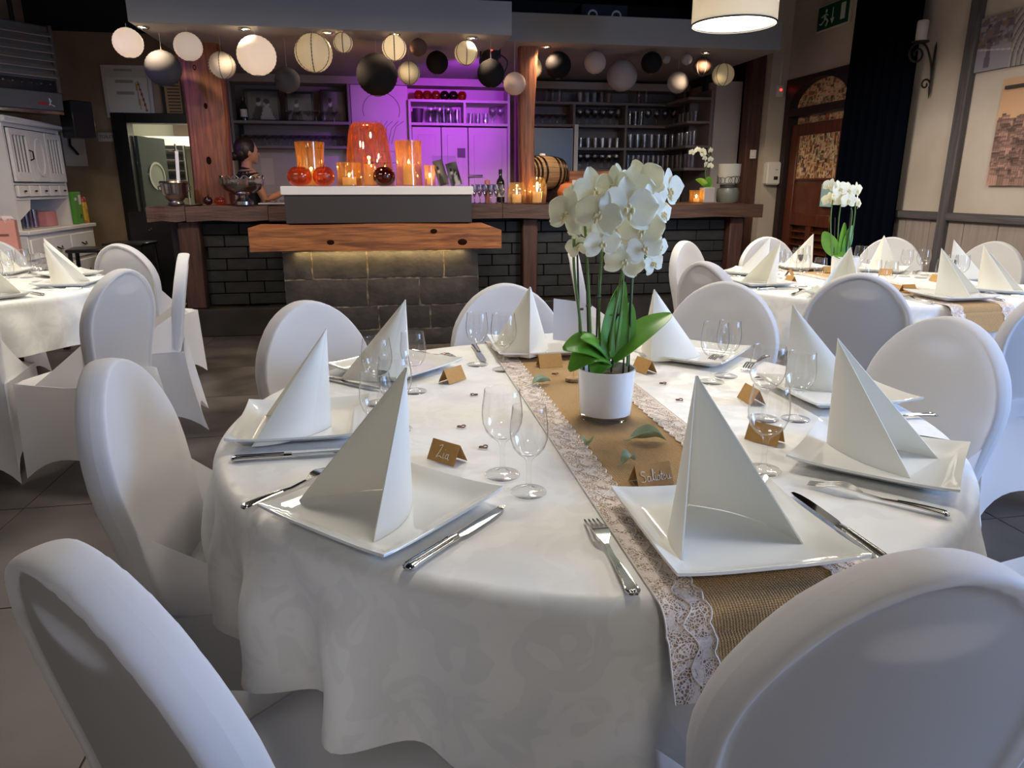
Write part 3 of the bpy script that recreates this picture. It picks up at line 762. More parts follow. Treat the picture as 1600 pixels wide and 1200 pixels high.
def wine_mesh(h=.16, br=.036, seg=32, mt=None):
    sc = h/.16; b = br/.036
    out = [(0, 0), (.031, 0), (.0325, .0012), (.031, .0026), (.018, .0050), (.0075, .0085), (.0048, .0135), (.0042, .03), (.0045, .052), (.0065, .062), (.012, .068), (.021, .0745), (.0295, .085), (.0345, .099), (.036, .112), (.0352, .128), (.0325, .146), (.0312, .159), (.0307, .160)]
    inn = [(.0302, .159), (.0314, .146), (.0341, .128), (.0348, .112), (.0333, .0995), (.0283, .086), (.020, .0762), (.011, .071), (0, .0695)]
    pr = [(r*(b if z > .06 else 1)*sc, z*sc) for r, z in out+inn]
    return MB().lathe(pr, seg).mesh('wine_glass', mt or wglass, ang=60)
WINE = wine_mesh(); WINE2 = wine_mesh(.153, .0335); WINE3 = wine_mesh(.166, .0375)
def fork_parts():
    th = .0022
    def zc(y): return .0035+.010*sstep(.10, .145, y)*(1-sstep(.15, .19, y))-.0005 if y > .09 else .0035+.002*sin(PI*y/.09)
    m = MB()
    # head with four tines
    def strip(pts, w):   # pts: (x,y), w half widths
        n = len(m.v)
        for (x, y), a in zip(pts, w):
            for dx in (-a, a):
                for dz in (0, th): m.v.append((x+dx, y, zc(y)+dz))
        for i in range(len(pts)-1):
            b = n+i*4
            for q in ((0, 1, 5, 4), (2, 6, 7, 3), (1, 3, 7, 5), (0, 4, 6, 2)): m.f.append(tuple(b+k for k in q))
        b = n+(len(pts)-1)*4
        m.f += [(n, n+2, n+3, n+1), (b, b+1, b+3, b+2)]
    strip([(0, .118), (0, .126), (0, .135), (0, .145), (0, .150)], [.003, .006, .0105, .0118, .0118])
    for x in (-.0098, -.0033, .0033, .0098): strip([(x, .150), (x, .165), (x*.98, .18), (x*.95, .194), (x*.93, .199)], [.0021, .0020, .0018, .0014, .0006])
    head = m.mesh('head', steel, ang=50)
    m = MB(); k = MB()
    strip([(0, y) for y in (0, .003, .007, .012, .02, .04, .06, .09, .118)], [.004, .0075, .0095, .0088, .0080, .0066, .0055, .0036, .003])
    for s in (-1, 1): m.tube([(s*w, y, zc(y)+th) for y, w in ((.004, .006), (.009, .0080), (.014, .0074), (.03, .0062), (.05, .0050), (.07, .0040))], .0011, 5)
    m.sphere((0, .006, .0060), .0048, 8, 6, (1, .7, .35))
    return head, m.mesh('handle', steel, ang=50)
def knife_parts():
    m = MB(); O = []
    ys = (0, .003, .008, .02, .05, .08, .098, .104); ws = (.0045, .008, .0092, .0082, .0072, .0066, .0078, .0070); hs = (.002, .0040, .0048, .0046, .0042, .0038, .0040, .0036)
    for y, w, h in zip(ys, ws, hs):
        for q in range(8): a = 2*PI*q/8+PI/8; m.v.append((w*1.05*cos(a), y, .005+h*sin(a)))
    for i in range(len(ys)-1):
        for q in range(8): m.f.append((i*8+q, i*8+(q+1) % 8, i*8+8+(q+1) % 8, i*8+8+q))
    m.f += [tuple(range(8)), tuple(len(ys)*8-8+q for q in range(8))]
    for s in (-1, 1): m.tube([(s*w*.8, y, .0085) for y, w in ((.006, .008), (.02, .0078), (.05, .0068), (.09, .0064))], .001, 5)
    handle = m.mesh('handle', steel, ang=50)
    prof = [(-.0052, .102), (.0052, .102), (.0066, .108), (.0092, .118), (.0098, .135), (.0098, .165), (.0088, .19), (.0062, .208), (.0015, .2195), (-.0035, .219), (-.0062, .205), (-.0062, .16), (-.0056, .118)]
    blade = MB().prism(prof, .0016, (Vector((1, 0, 0)), Vector((0, 1, 0)), Vector((0, 0, 1)), Vector((0, 0, .0042)))).mesh('blade', mat('knife_blade', (.42, .42, .42), .1, 1), smooth=False)
    return blade, handle
FORK, KNIFE = fork_parts(), knife_parts()
def cutlery(kind, p_handle, p_tip, z, label, group):
    """fork or knife whose handle end lies at p_handle, pointing to p_tip"""
    a = math.atan2(p_tip[1]-p_handle[1], p_tip[0]-p_handle[0])-PI/2
    t = thing('table_fork' if kind == 'fork' else 'table_knife', label, kind, (p_handle[0], p_handle[1], z), a, group)
    A, B = FORK if kind == 'fork' else KNIFE
    put(A, 'head' if kind == 'fork' else 'blade', (0, 0, 0), 0, t); put(B, 'handle', (0, 0, 0), 0, t)
    t.scale = (1.06, 1.06, 1.06)
    return t
def pl_card(loc, rz, label, group, strokes=None, w=.068):
    t = thing('place_card', label, 'place card', loc, rz, group)
    h, d = .036, .019
    m = MB().slab(1, 1, lambda u, v: ((u-.5)*w, -d+d*v, .001+h*v), (0, -.0004, .0003)); m.slab(1, 1, lambda u, v: ((u-.5)*w, d-d*v, .001+h*v), (0, .0004, .0003))
    m.build('folded_card', kraft, t, smooth=False)
    if strokes:
        k = MB(); ny, nz = -h, d; l = math.hypot(h, d)
        for s in strokes:
            P = smooth_pts([(x, y, 0) for x, y in s], 5) if len(s) > 2 else [Vector((*q, 0)) for q in s]
            pts = [((p.x-.5)*w*.86, -d*(1-p.y)-.0012, .001+h*p.y+.0005) for p in P]
            k.tube(pts, .00065, 5)
        k.build('handwriting', ink, t)
    return t
# ================================================================== THE THREE LAID TABLES
TT = Vector((.42, 1.497))
TC, TRc, TLc = Vector((.455, 1.48)), Vector((2.53, 3.42)), Vector((-2.24, 4.03))
def setting(c, ang, zo, where, nap=0, ntw=0, do_cut=(1, 1), pr=.605, nr=.515, plab=None, ptw=0, nlab=None, flab=None, klab=None, apex=None, pc=None):
    a = R(ang); o = Vector((cos(a), sin(a))); l = Vector((sin(a), -cos(a)))
    p = Vector(pc) if pc else c+o*pr
    pt = tag(put(PLATE, 'plate', (p.x, p.y, .752+zo), a+R(ptw)), plab or 'glossy square white plate under a folded napkin on '+where, 'plate', 'plates on '+where)
    q = PZ(*apex, .9705) if apex else c+o*nr
    nk = tag(put(NAPKINS[nap], 'napkin', (q.x, q.y, .7605+zo), a+PI/2+R(ntw)), nlab or 'ivory paper napkin folded into a standing pyramid on '+where, 'napkin', 'folded napkins on '+where)
    if do_cut[0]:
        f0, f1 = p+o*.128+l*.187, p-o*.13+l*.183; cutlery('fork', f0, f1, .752, flab or 'steel dinner fork left of a plate on '+where, 'forks on '+where)
    if do_cut[1]:
        kn = .150 if ang == -135 else .176; f0, f1 = p+o*.115-l*(kn+.004), p-o*.14-l*kn; cutlery('knife', f0, f1, .752, klab or 'steel dinner knife right of a plate on '+where, 'knives on '+where)
def wine(xy, where, me=None, z=.752, lab=None):
    return tag(put(me or WINE, 'wine_glass', (xy[0], xy[1], z), 0), lab or 'empty stemmed wine glass on '+where, 'wine glass', 'wine glasses on '+where)

W0 = 'the tall orchid table'
SEAT = {180: 'beside the two hidden-foot wine glasses on the dresser side', -135: 'beside the card with the short handwritten name', -90: 'before the card with the long handwritten name', -45: 'with its fork lying on bare cloth',
        0: 'in front of the chair with the bright hand hole', 45: 'behind the orchid leaf, next to two overlapping glasses', 90: 'on the far end of the burlap runner', 135: 'before the chair by the pedestal corner'}
table(TT.x, TT.y, 'round banquet table with eight settings around the tall orchid', 'long white cloth over the round table with the tall orchid', 2)
runner(.467, TT.y, -.152, .153, 'burlap table runner with lace borders under the tall orchid')
for ang, nap, tw in ((180, 2, 0), (-135, 0, -6), (-90, 0, 3), (-45, 3, -12), (0, 1, 8), (45, 1, 0), (90, 1, 0), (135, 2, 0)):
    setting(TC+(Vector((.015, 0)) if ang == -90 else Vector((0, 0))), ang, .004 if abs(ang) == 90 else 0, W0, nap, tw, (ang not in (180,), ang != 45), apex={180: (507, 513), -135: (632, 575), -90: (1090, 592), -45: (1312, 529), 0: (1240, 476), 45: (1023, 452), 90: (828, 450), 135: (632, 468)}[ang], pc={180: (-.19, 1.487), -135: (-.022, 1.042), -90: (.474, .868), -45: (.888, 1.09), 0: (1.07, 1.50), 45: (.895, 1.945), 90: (.445, 2.10), 135: (.01, 1.945)}[ang], plab='square white plate '+SEAT[ang], nlab='standing ivory napkin '+SEAT[ang], flab='dinner fork '+SEAT[ang], klab='dinner knife '+SEAT[ang])
cutlery('fork', PZ(1163, 550, .752), PZ(1092, 571, .752), .752, 'steel dinner fork pointing at a pair of wine glasses', 'forks on '+W0)
# glasses: foot pixels where the foot shows, rim pixels (z = .91) where it is hidden
for x, y, zz, me, lab in ((785, 742, .752, WINE, 'larger wine glass between the short-name card and the lace band'), (826, 769, .752, WINE2, 'smaller wine glass touching the larger one, nearest the lone knife'),
                      (746, 570, .752, WINE2, 'wine glass on bare cloth before the far runner end'), (787, 578, .752, WINE, 'wine glass standing on the lace near the far napkin'),
                      (1112, 597, .752, WINE, 'wine glass in front of its twin beside the far fork'), (1134, 588, .752, WINE2, 'wine glass overlapped by its twin beside the far fork'),
                      (648, 612, .752, WINE2, 'wine glass partly behind a napkin tip, beside the blank card on cloth'), (1192, 735, .752, WINE, 'wine glass through which a kraft card shows'), (1243, 655, .752, WINE2, 'wine glass before the napkin next to the bright hand hole chair'),
                      (587, 527, .913, WINE, 'wine glass in front of the napkin by the pedestal corner chair'), (615, 556, .913, WINE, 'wine glass just behind the tip of the short-name napkin'), (585, 577, .913, WINE2, 'wine glass half covered by the short-name napkin'),
                      (1203, 544, .913, WINE3, 'wine glass rising behind the glass through which a card shows')):
    wine(PZ(x, y, zz), W0, me, .752, lab)
# place cards: the two ends of the lower edge of the face towards us
LIA = [[(.30, .75), (.42, .82), (.36, .50), (.28, .22), (.40, .30), (.50, .24)], [(.56, .48), (.55, .26), (.60, .26)], [(.57, .62), (.575, .66)], [(.74, .46), (.66, .42), (.66, .26), (.74, .30), (.76, .48), (.755, .26), (.82, .24)]]
SAL = [[(.20, .66), (.10, .70), (.06, .58), (.18, .46), (.17, .28), (.04, .28)], [(.34, .46), (.26, .46), (.25, .28), (.33, .30), (.35, .46), (.36, .28), (.40, .30)], [(.42, .30), (.46, .68), (.44, .74), (.43, .40), (.47, .28)],
       [(.51, .46), (.51, .28), (.55, .30)], [(.515, .58), (.52, .62)], [(.65, .46), (.58, .46), (.57, .28), (.64, .30), (.66, .46), (.67, .28)], [(.73, .66), (.71, .30), (.76, .28)], [(.68, .50), (.78, .50)],
       [(.82, .46), (.78, .38), (.81, .28), (.86, .36), (.82, .46)], [(.89, .46), (.90, .28), (.96, .30), (.97, .46), (.98, .28), (1.03, .30)]]
for (a, b, lab, st) in (((672, 719), (704, 729), 'kraft place card with a short white handwritten name beside two wine glasses', LIA), ((1002, 765), (1049, 758), 'kraft place card with a long white handwritten name standing on the burlap runner', SAL),
                    ((703, 601), (728, 593), 'blank side of a kraft place card on the bare white cloth', None), ((845, 576), (878, 574), 'blank kraft place card standing on the burlap runner behind the orchid pot', None),
                    ((991, 579), (1004, 584), 'blank kraft place card right beside the white orchid pot', None), ((1152, 622), (1172, 634), 'blank kraft place card seen behind a wine glass bowl', None), ((1168, 688), (1208, 698), 'blank kraft place card seen through the stem and bowl of a wine glass', None)):
    A, B = PZ(*a, .752), PZ(*b, .752); rz = math.atan2(B.y-A.y, B.x-A.x); mid = (A+B)/2; n = Vector((-sin(rz), cos(rz), 0))
    pl_card(mid+n*.019, rz, lab, 'place cards on '+W0, st)
# fallen leaves and wooden hearts
def leaf_mesh(l, w, curl, seed):
    r = random.Random(seed)
    def fn(u, v):
        x = (u-.5)*l; ww = w*sin(PI*u)**.7*(1-.25*u); y = (v-.5)*ww
        return (x, y, .004+curl*(abs(v-.5)*2)**1.5*sin(PI*u)+.006*curl/.02*sin(PI*u)+.002*sin(u*9+seed))
    return MB().slab(14, 6, fn, (0, 0, .0006)).mesh('leaf', dryleaf, ang=70)
for k, (q, l, w, cu, rz, lab) in enumerate((((846, 601), .055, .036, .016, .3, 'folded grey green leaf with a stalk lying near the lace on the runner'), ((1012, 690), .075, .05, .020, -.15, 'largest grey green leaf, lying in front of the orchid pot'),
                                    ((918, 697), .026, .026, .014, 1.2, 'small curled green leaf lying beside the lace band'), ((982, 724), .04, .026, .014, .5, 'small green leaf touching the handwritten place card'))):
    o = PZ(*q, .755); t = thing('fallen_leaf', lab, 'leaf', (o.x, o.y, .7545), rz); put(leaf_mesh(l, w, cu, k), 'blade', (0, 0, 0), 0, t)
    if k in (0, 1, 3): MB().tube([(-l/2+.002, 0, .0045), (-l/2-.012, .003, .003)], .001, 5).build('stalk', dryleaf, t)
hp = [(0, -.45), (.5, .1), (.48, .4), (.27, .5), (0, .28), (-.27, .5), (-.48, .4), (-.5, .1)]
def heart_mesh():
    m = MB(); pts = smooth_pts([(x*.017, y*.016, .002) for x, y in hp+[hp[0]]], 4); return m.tube(pts, .0013, 6, cap=False).mesh('wooden_heart', heartm)
HM = heart_mesh()
for k, q in enumerate(((740, 618), (722, 668), (757, 700), (1037, 600), (1063, 626), (868, 587), (610, 548))):
    o = PZ(*q, .752); tag(put(HM, 'wooden_heart', (o.x, o.y, .7522+(.003 if q[0] == 868 else 0)), rnd.uniform(-.6, .6)), 'tiny dark red openwork heart scattered on the cloth of '+W0, 'heart', 'scattered hearts')
# menu card on a wire holder with a wood slice foot
mh = thing('menu_holder', 'white menu card held by a wire loop on a wood slice behind the orchid', 'card holder', (PZ(896, 594, .755).x, PZ(896, 594, .755).y, .7545), R(-8))
MB().lathe([(0, 0), (.021, 0), (.022, .003), (.021, .008), (0, .008)], 20).build('wood_slice', mat('wood_slice', (.50, .33, .17), .7, c2=(.35, .2, .09), scale=40), mh)
MB().tube([(0, 0, .008), (0, 0, .098)], .0012, 6).tube([(.006*cos(a), 0, .104+.006*sin(a)) for a in [i*.5-1.6 for i in range(14)]], .0011, 5).build('wire', chrome, mh)
MB().slab(3, 1, lambda u, v: (-.056+.094*u, .002+.004*sin(PI*u), .096+.014*(1-u)+.108*v), (0, .0008, 0)).build('card', mat('white_card', (.80, .77, .75), .7), mh)

# chairs of the near table (angle, distance of the seat middle from the table middle)
for ang, r, tw, lab in ((180, .735, 0, 'white covered chair with its back to the black stools, at the orchid table'), (-135, .86, 0, 'white covered chair pulled well out from the table, beside the bare floor tiles'),
                        (-90, .685, 0, 'white covered chair in front of the hanging burlap runner end'), (-45, .72, 0, 'white covered chair beside the fork on the bare cloth, mostly out of view'),
                        (6, .74, 4, 'white covered chair with a bright hand hole, back turned to the door table'), (50, .90, 0, 'white covered chair back to back with the chairs of the door table'),
                        (92, .71, 2, 'white covered chair straight in front of the stone pedestal, behind two wine glasses'), (135, .72, 0, 'white covered chair at the corner of the stone pedestal nearest the bar step')):
    c_ = chair_at(TC.x, TC.y, ang, r, lab, None, tw, .04 if ang == -90 else 0)
    if ang == -135: c_.location.x += .042; c_.location.y -= .010

# ---- table by the mahogany door
W1 = 'the table by the mahogany door'
SEAT1 = {180: 'nearest the edge-on chair behind the orchid stems', -135: 'before the bluish grey chair of the door table', -90: 'on the hanging lace runner end of the door table', -45: 'of the door table nearest the daylit chair',
         0: 'of the door table nearest the taupe wall boards', 45: 'of the door table below the black curtain', 90: 'behind the small orchid on the door table runner', 135: 'of the door table nearest the bar bricks'}
table(TRc.x, TRc.y, 'round banquet table near the mahogany door and black curtain', 'white cloth over the round table near the mahogany door', 5)
runner(TRc.x, TRc.y, -.152, .153, 'burlap runner with lace on the table near the mahogany door', .10)
for ang, nap, tw in ((180, 2, 10), (-135, 2, 0), (-90, 3, 30), (-45, 3, -12), (0, 3, 0), (45, 1, 0), (90, 1, 0), (135, 2, 0)):
    s1 = SEAT1[ang]; setting(TRc, ang, .004 if abs(ang) == 90 else 0, W1, nap, tw, plab='square white plate '+s1, nlab='standing ivory napkin '+s1, flab='dinner fork '+s1, klab='dinner knife '+s1)
    a = R(ang); o = Vector((cos(a), sin(a))); l = Vector((sin(a), -cos(a)))
    wine(TRc+o*.43-l*.10, W1, lab='larger wine glass at the setting '+s1); wine(TRc+o*.38-l*.17, W1, WINE2, lab='smaller wine glass at the setting '+s1)
    c_ = TRc+o*.40+l*.05; pl_card((c_.x, c_.y, .752+(.004 if abs(c_.x-TRc.x) < .16 else 0)), a+PI/2, 'kraft card at the setting '+s1, 'place cards on '+W1)
for ang, r, lab in ((198, .86, 'covered chair half hidden behind another chair back, on the bar side of the door table'), (128, .80, 'covered chair between the door table and the black brick bar front'), (88, .82, 'covered chair of the door table nearest the lamp with a ring pattern'),
                    (47, .99, 'covered chair below the black curtain'), (21, 1.06, 'covered chair against the taupe wall boards'), (233, .83, 'bluish grey covered chair between the orchid table and the door table'),
                    (265, 1.0, 'brightly daylit covered chair beside the lace runner end of the door table')):
    chair_at(TRc.x, TRc.y, ang, r, lab)
chair(1.24, 3.55, .96, -.24, 'covered chair seen edge on behind the orchid stems')
# ---- table by the white dresser
W2 = 'the table by the white dresser'
SEAT2 = {0: 'of the dresser table before the edge-on chair', -45: 'of the dresser table before the shaded chair', 45: 'of the dresser table nearest the black stools', -90: 'of the dresser table above the skirt corner chair', 90: 'of the dresser table below the pink bags'}
table(TLc.x, TLc.y, 'round banquet table near the white dresser', 'white cloth over the round table near the white dresser', 8)
for ang, nap, tw in ((0, 0, 0), (-45, 0, 10), (45, 2, 0), (-90, 1, 0), (90, 1, 0)):
    s1 = SEAT2[ang]; setting(TLc, ang, 0, W2, nap, tw, plab='square white plate '+s1, nlab='standing ivory napkin '+s1, flab='dinner fork '+s1, klab='dinner knife '+s1)
    a = R(ang); o = Vector((cos(a), sin(a))); l = Vector((sin(a), -cos(a)))
    wine(TLc+o*.43-l*.10, W2, lab='larger wine glass at the setting '+s1); wine(TLc+o*.38-l*.17, W2, WINE2, lab='smaller wine glass at the setting '+s1)
for x, y, fx, fy, lab in ((-1.36, 3.30, -.94, .34, 'covered chair in shade with an oval lighter patch, at the dresser table'), (-1.50, 4.93, .33, .944, 'covered chair standing beyond the shaded chair of the dresser table'), (-1.31, 3.86, -.96, -.22, 'covered chair seen edge on beside the bar step'),
                          (-1.83, 3.42, -.1, 1, 'covered chair with its skirt corner at the tiles before the dresser table'), (-2.45, 4.84, .2, -1, 'covered chair below the pink gift bags')):
    chair(x, y, fx, fy, lab)

# ================================================================== POTTED ORCHIDS
def flower_mesh(sd):
    r = random.Random(sd); m = MB()
    def pet(ang, L_, W_, cup, zoff, tip):
        def fn(u, v):
            rr = .05+.95*u; ww = W_*(sin(PI*min(1, .10+.86*u)))**.75
            x = rr*L_; y = (v-.5)*ww; z = zoff+cup*u*u+.10*cup*cos(2*PI*(v-.5))*u+tip*abs(v-.5)**2*u
            return (x*cos(ang)-y*sin(ang), x*sin(ang)+y*cos(ang), z)
        m.slab(8, 6, fn, (0, 0, -.0007))
    # face looks along +z, up is +y; unit flower about 1 wide
    for a in (R(8), R(172)): pet(a+r.uniform(-.1, .1), .50, .60, .06+r.uniform(-.05, .04), .03, -.10)
    for a in (R(90), R(214), R(326)): pet(a+r.uniform(-.08, .08), .50, .34, -.04+r.uniform(-.06, .06), 0, .05)
    return m.mesh('flower', petal, ang=70)
def lip_mesh():
    m = MB()
    for s in (-1, 1): m.sphere((s*.055, -.04, .10), .06, 8, 6, (.7, 1.1, .8))
    m.sphere((0, -.13, .12), .05, 8, 6, (.7, 1.5, .6)); m.sphere((0, .04, .10), .035, 8, 6)
    return m.mesh('lip', lipm)
FLW = [flower_mesh(k) for k in range(4)]; LIP = lip_mesh()
def orient(n, roll=0):
    n = Vector(n).normalized(); up = Vector((0, 0, 1)); y = (up-n*up.dot(n)).normalized(); x = y.cross(n)
    M = Matrix((x, y, n)).transposed().to_4x4(); return M @ Matrix.Rotation(roll, 4, 'Z')
def add_flower(t, p, s, n, roll, k):
    f = bpy.data.objects.new('flower', FLW[k % 4]); col.objects.link(f); f.parent = t
    f.matrix_local = Matrix.Translation(p) @ orient(n, roll) @ Matrix.Scale(s, 4)
    l = bpy.data.objects.new('lip', LIP); col.objects.link(l); l.parent = f
def orchid_leaf(t, base, tip, w, droop, side=0):
    base, tip = Vector(base), Vector(tip); d_ = tip-base; sd = d_.cross(Vector((0, 0, 1))); sd = sd.normalized() if sd.length > .02*d_.length else Vector((1, 0, 0))
    if side: sd = (sd*cos(side)+d_.normalized().cross(sd)*sin(side)).normalized()
    nrm = sd.cross(d_).normalized()
    def fn(u, v):
        c = base+d_*u+Vector((0, 0, droop))*sin(PI*u)
        ww = w*(sin(PI*(.10+.88*u)**.9))**.65
        return c+sd*((v-.5)*ww*1.45)+nrm*(abs(v-.5)*2*ww*.09)
    MB().slab(14, 6, fn, lambda u, v: nrm*-.0022).build('leaf', leafm, t, ang=70)
clearg = glassmat('clear_thick_glass', (.93, .95, .96), (.40, .42, .43), refl=1.6)
def pot(t, r0, r1, h, base=.014):
    MB().lathe([(0, base), (r0, base), (r1, h), (r1-.004, h), (r0-.004, base+.006), (0, base+.006)], 40).build('pot', potw, t)
    MB().lathe([(0, 0), (r0-.004, 0), (r0, .003), (r0+.0008, base), (0, base)], 40).build('glass_foot', clearg, t)
    MB().lathe([(0, h-.012), (r1*.5, h-.016), (r1-.006, h-.022)], 24).build('bark_mulch', bark, t)
OB = PZ(945, 651, .755)
oc = thing('potted_orchid', 'tall white orchid with many blooms in a white glass pot on the burlap runner', 'orchid', (OB.x, OB.y, .7545))
pot(oc, .057, .063, .114)
def OL(x, y, dy=0): p = PY(x, y, OB.y+dy); return (p.x-OB.x, dy, p.z-.7545)
for pts, rr in ((((912, 578), (906, 500), (897, 420), (897, 372)), .003), (((925, 580), (921, 480), (917, 400), (914, 350)), .003), (((938, 580), (936, 480), (940, 400), (941, 375)), .003),
                (((950, 575), (957, 510), (972, 430), (980, 370), (990, 340)), .0036), (((980, 572), (986, 470), (990, 400), (992, 375)), .003), (((958, 574), (972, 470), (978, 420), (1012, 400)), .0022)):
    P = [OL(x, y, .02*sin(i*2+x)) for i, (x, y) in enumerate(pts)]; MB().tube(smooth_pts(P, 5), rr, 7).build('stem', stemm, oc)
for (a, b) in (((908, 600), (902, 395)), ((921, 598), (914, 345)), ((931, 598), (934, 430)), ((953, 600), (967, 455)), ((982, 590), (988, 385)), ((973, 590), (976, 540))):
    MB().tube([OL(*a, .01), OL(*b, .012)], .0021, 6).build('support_stick', stickm, oc)
for q in ((907, 483), (920, 478), (935, 464), (963, 492), (903, 370), (978, 373), (896, 372)):
    p = OL(*q, .004); MB().tube([(p[0]-.006, p[1], p[2]), (p[0]+.006, p[1], p[2])], .0026, 6).build('clip', stickm, oc)
for a, b, w, dr, sd in (((955, 560), (1049, 490), .040, .012, .6), ((950, 560), (972, 444), .042, .0, 1.2), ((945, 560), (975, 440), .036, .0, 1.3), ((962, 560), (986, 474), .040, .0, 1.2), ((950, 562), (880, 544), .044, .022, -.75), ((950, 562), (889, 578), .046, .030, -.65),
                   ((946, 566), (926, 588), .034, .014, -.5), ((948, 556), (908, 528), .030, .012, -.7)):
    orchid_leaf(oc, OL(*a, 0), OL(*b, (-.03 if b[1] > 520 else .02)), w, dr, sd)
FL = [(893, 303, 26, -1), (928, 300, 66, 0), (887, 336, 62, -1), (980, 326, 78, 0), (958, 357, 70, 0), (935, 335, 60, 0), (1003, 285, 62, 0), (965, 282, 44, 1), (1043, 298, 60, 1), (1034, 335, 46, 1), (1000, 358, 62, 0), (1030, 384, 36, 1), (1020, 412, 36, 1),
      (975, 408, 56, 0), (903, 386, 36, -1), (940, 380, 50, 0), (907, 352, 48, -1), (1012, 322, 56, 1), (985, 298, 64, 0), (915, 325, 56, -1), (955, 312, 60, 0), (1005, 388, 50, 0), (985, 380, 44, 0), (1022, 300, 52, 1), (945, 352, 52, 0), (960, 290, 50, -1)]
pxm = F/1.50
for k, (x, y, s, sd) in enumerate(FL):
    dy = rnd.uniform(-.07, .05)-(.05 if sd == 0 else 0); add_flower(oc, OL(x, y, dy), s/pxm*1.12, (sd*.75+rnd.uniform(-.3, .3)-.1, -1, rnd.uniform(-.25, .25)+.05), rnd.uniform(-.35, .35), k)
for a, b in (((1006, 325), (1022, 326)), ((1010, 330), (1015, 345)), ((990, 405), (1010, 398)), ((899, 385), (912, 380))): MB().tube(bez(OL(*a, -.09), OL((a[0]+b[0])/2, min(a[1], b[1])-4, -.09), OL(*b, -.09), 5), .0014, 5).build('stem', stemm, oc)
# orchid on the door table
o2 = thing('potted_orchid', 'smaller white orchid in a white glass pot on the table near the mahogany door', 'orchid', (2.475, 3.52, .7565))
pot(o2, .066, .072, .125)
def OL2(x, y, dy=0): p = PY(x, y, 3.52+dy); return (p.x-2.475, dy, p.z-.7565)
for pts in (((1300, 400), (1298, 345), (1302, 305)), ((1308, 400), (1311, 340), (1318, 300)), ((1326, 400), (1334, 350), (1336, 320), (1325, 305)), ((1322, 398), (1331, 340), (1330, 325))):
    MB().tube(smooth_pts([OL2(*q) for q in pts], 5), .0032, 6).build('stem', stemm, o2)
for (a, b) in (((1303, 396), (1305, 340)), ((1322, 396), (1331, 322))): MB().tube([OL2(*a), OL2(*b)], .0025, 5).build('support_stick', stickm, o2)
for a, b, w, sd in (((1305, 398), (1287, 362), .055, 1.2), ((1312, 398), (1320, 348), .055, 1.3), ((1318, 398), (1331, 352), .04, 1.2), ((1311, 394), (1313, 404), .04, .2)): orchid_leaf(o2, OL2(*a), OL2(*b, -.04 if b[1] > 400 else .02), w, .0, sd)
for k, (x, y, s, sd) in enumerate(((1297, 290, 18, -1), (1296, 312, 20, -1), (1312, 296, 24, 0), (1318, 310, 26, 0), (1338, 298, 22, 1), (1340, 316, 20, 1), (1325, 314, 22, 0), (1326, 298, 22, 0), (1310, 306, 22, 0))):
    add_flower(o2, OL2(x, y, rnd.uniform(-.05, .03)), s/F*4.1*1.1, (sd*.7+rnd.uniform(-.3, .3), -1, rnd.uniform(-.2, .2)), rnd.uniform(-.3, .3), k)
# ================================================================== SPOTLIGHTS AND PAPER LANTERNS
spot_em = mat('spot_lamp', (1, 1, 1), .3, emit=30, ecol=(1, .83, .55))
for k, (x, y, zc) in enumerate(((223, 41, SZ1), (382, 44, SZ1), (512, 50, SZ1), (617, 53, SZ1), (738, 58, SZ1), (854, 72, SZ2), (1103, 81, SZ2))):
    p = PZ(x, y, zc)
    t = thing('ceiling_spotlight', 'small round recessed spotlight glowing in the bar soffit', 'spotlight', (p.x, p.y, zc), 0, 'soffit spotlights')
    MB().lathe([(.028, -.001), (.045, -.001), (.046, -.008), (.040, -.014), (.030, -.012), (.028, -.001)], 24).build('bezel', chrome, t)
    MB().lathe([(0, -.004), (.029, -.004)], 16).build('lamp', spot_em, t)
    l = light('spotlight_beam', 'SPOT', (0, 0, -.02), 40, (1, .74, .46), (R(14), 0, 0), spot_size=R(125), spot_blend=.6, shadow_soft_size=.03); l.parent = t
def lantern_mat(n, c, tr): return mat(n, c, .9, trans=tr, bump=.05, bscale=60, spec=.1)
LM = {'white': lantern_mat('lantern_white', (.74, .70, .66), .5), 'cream': lantern_mat('lantern_cream', (.66, .60, .45), .5), 'pink': lantern_mat('lantern_blush', (.55, .46, .44), .45), 'grey': lantern_mat('lantern_grey', (.42, .39, .40), .45),
      'dark': lantern_mat('lantern_slate', (.055, .055, .062), .1), 'black': lantern_mat('lantern_black', (.010, .009, .010), .05), 'brown': lantern_mat('lantern_brown', (.10, .055, .045), .2)}
CNAME = {'white': 'white', 'cream': 'cream', 'pink': 'blush', 'grey': 'pale grey', 'dark': 'slate grey', 'black': 'black', 'brown': 'brown'}
ribm = mat('lantern_wire', (.12, .10, .08), .6)
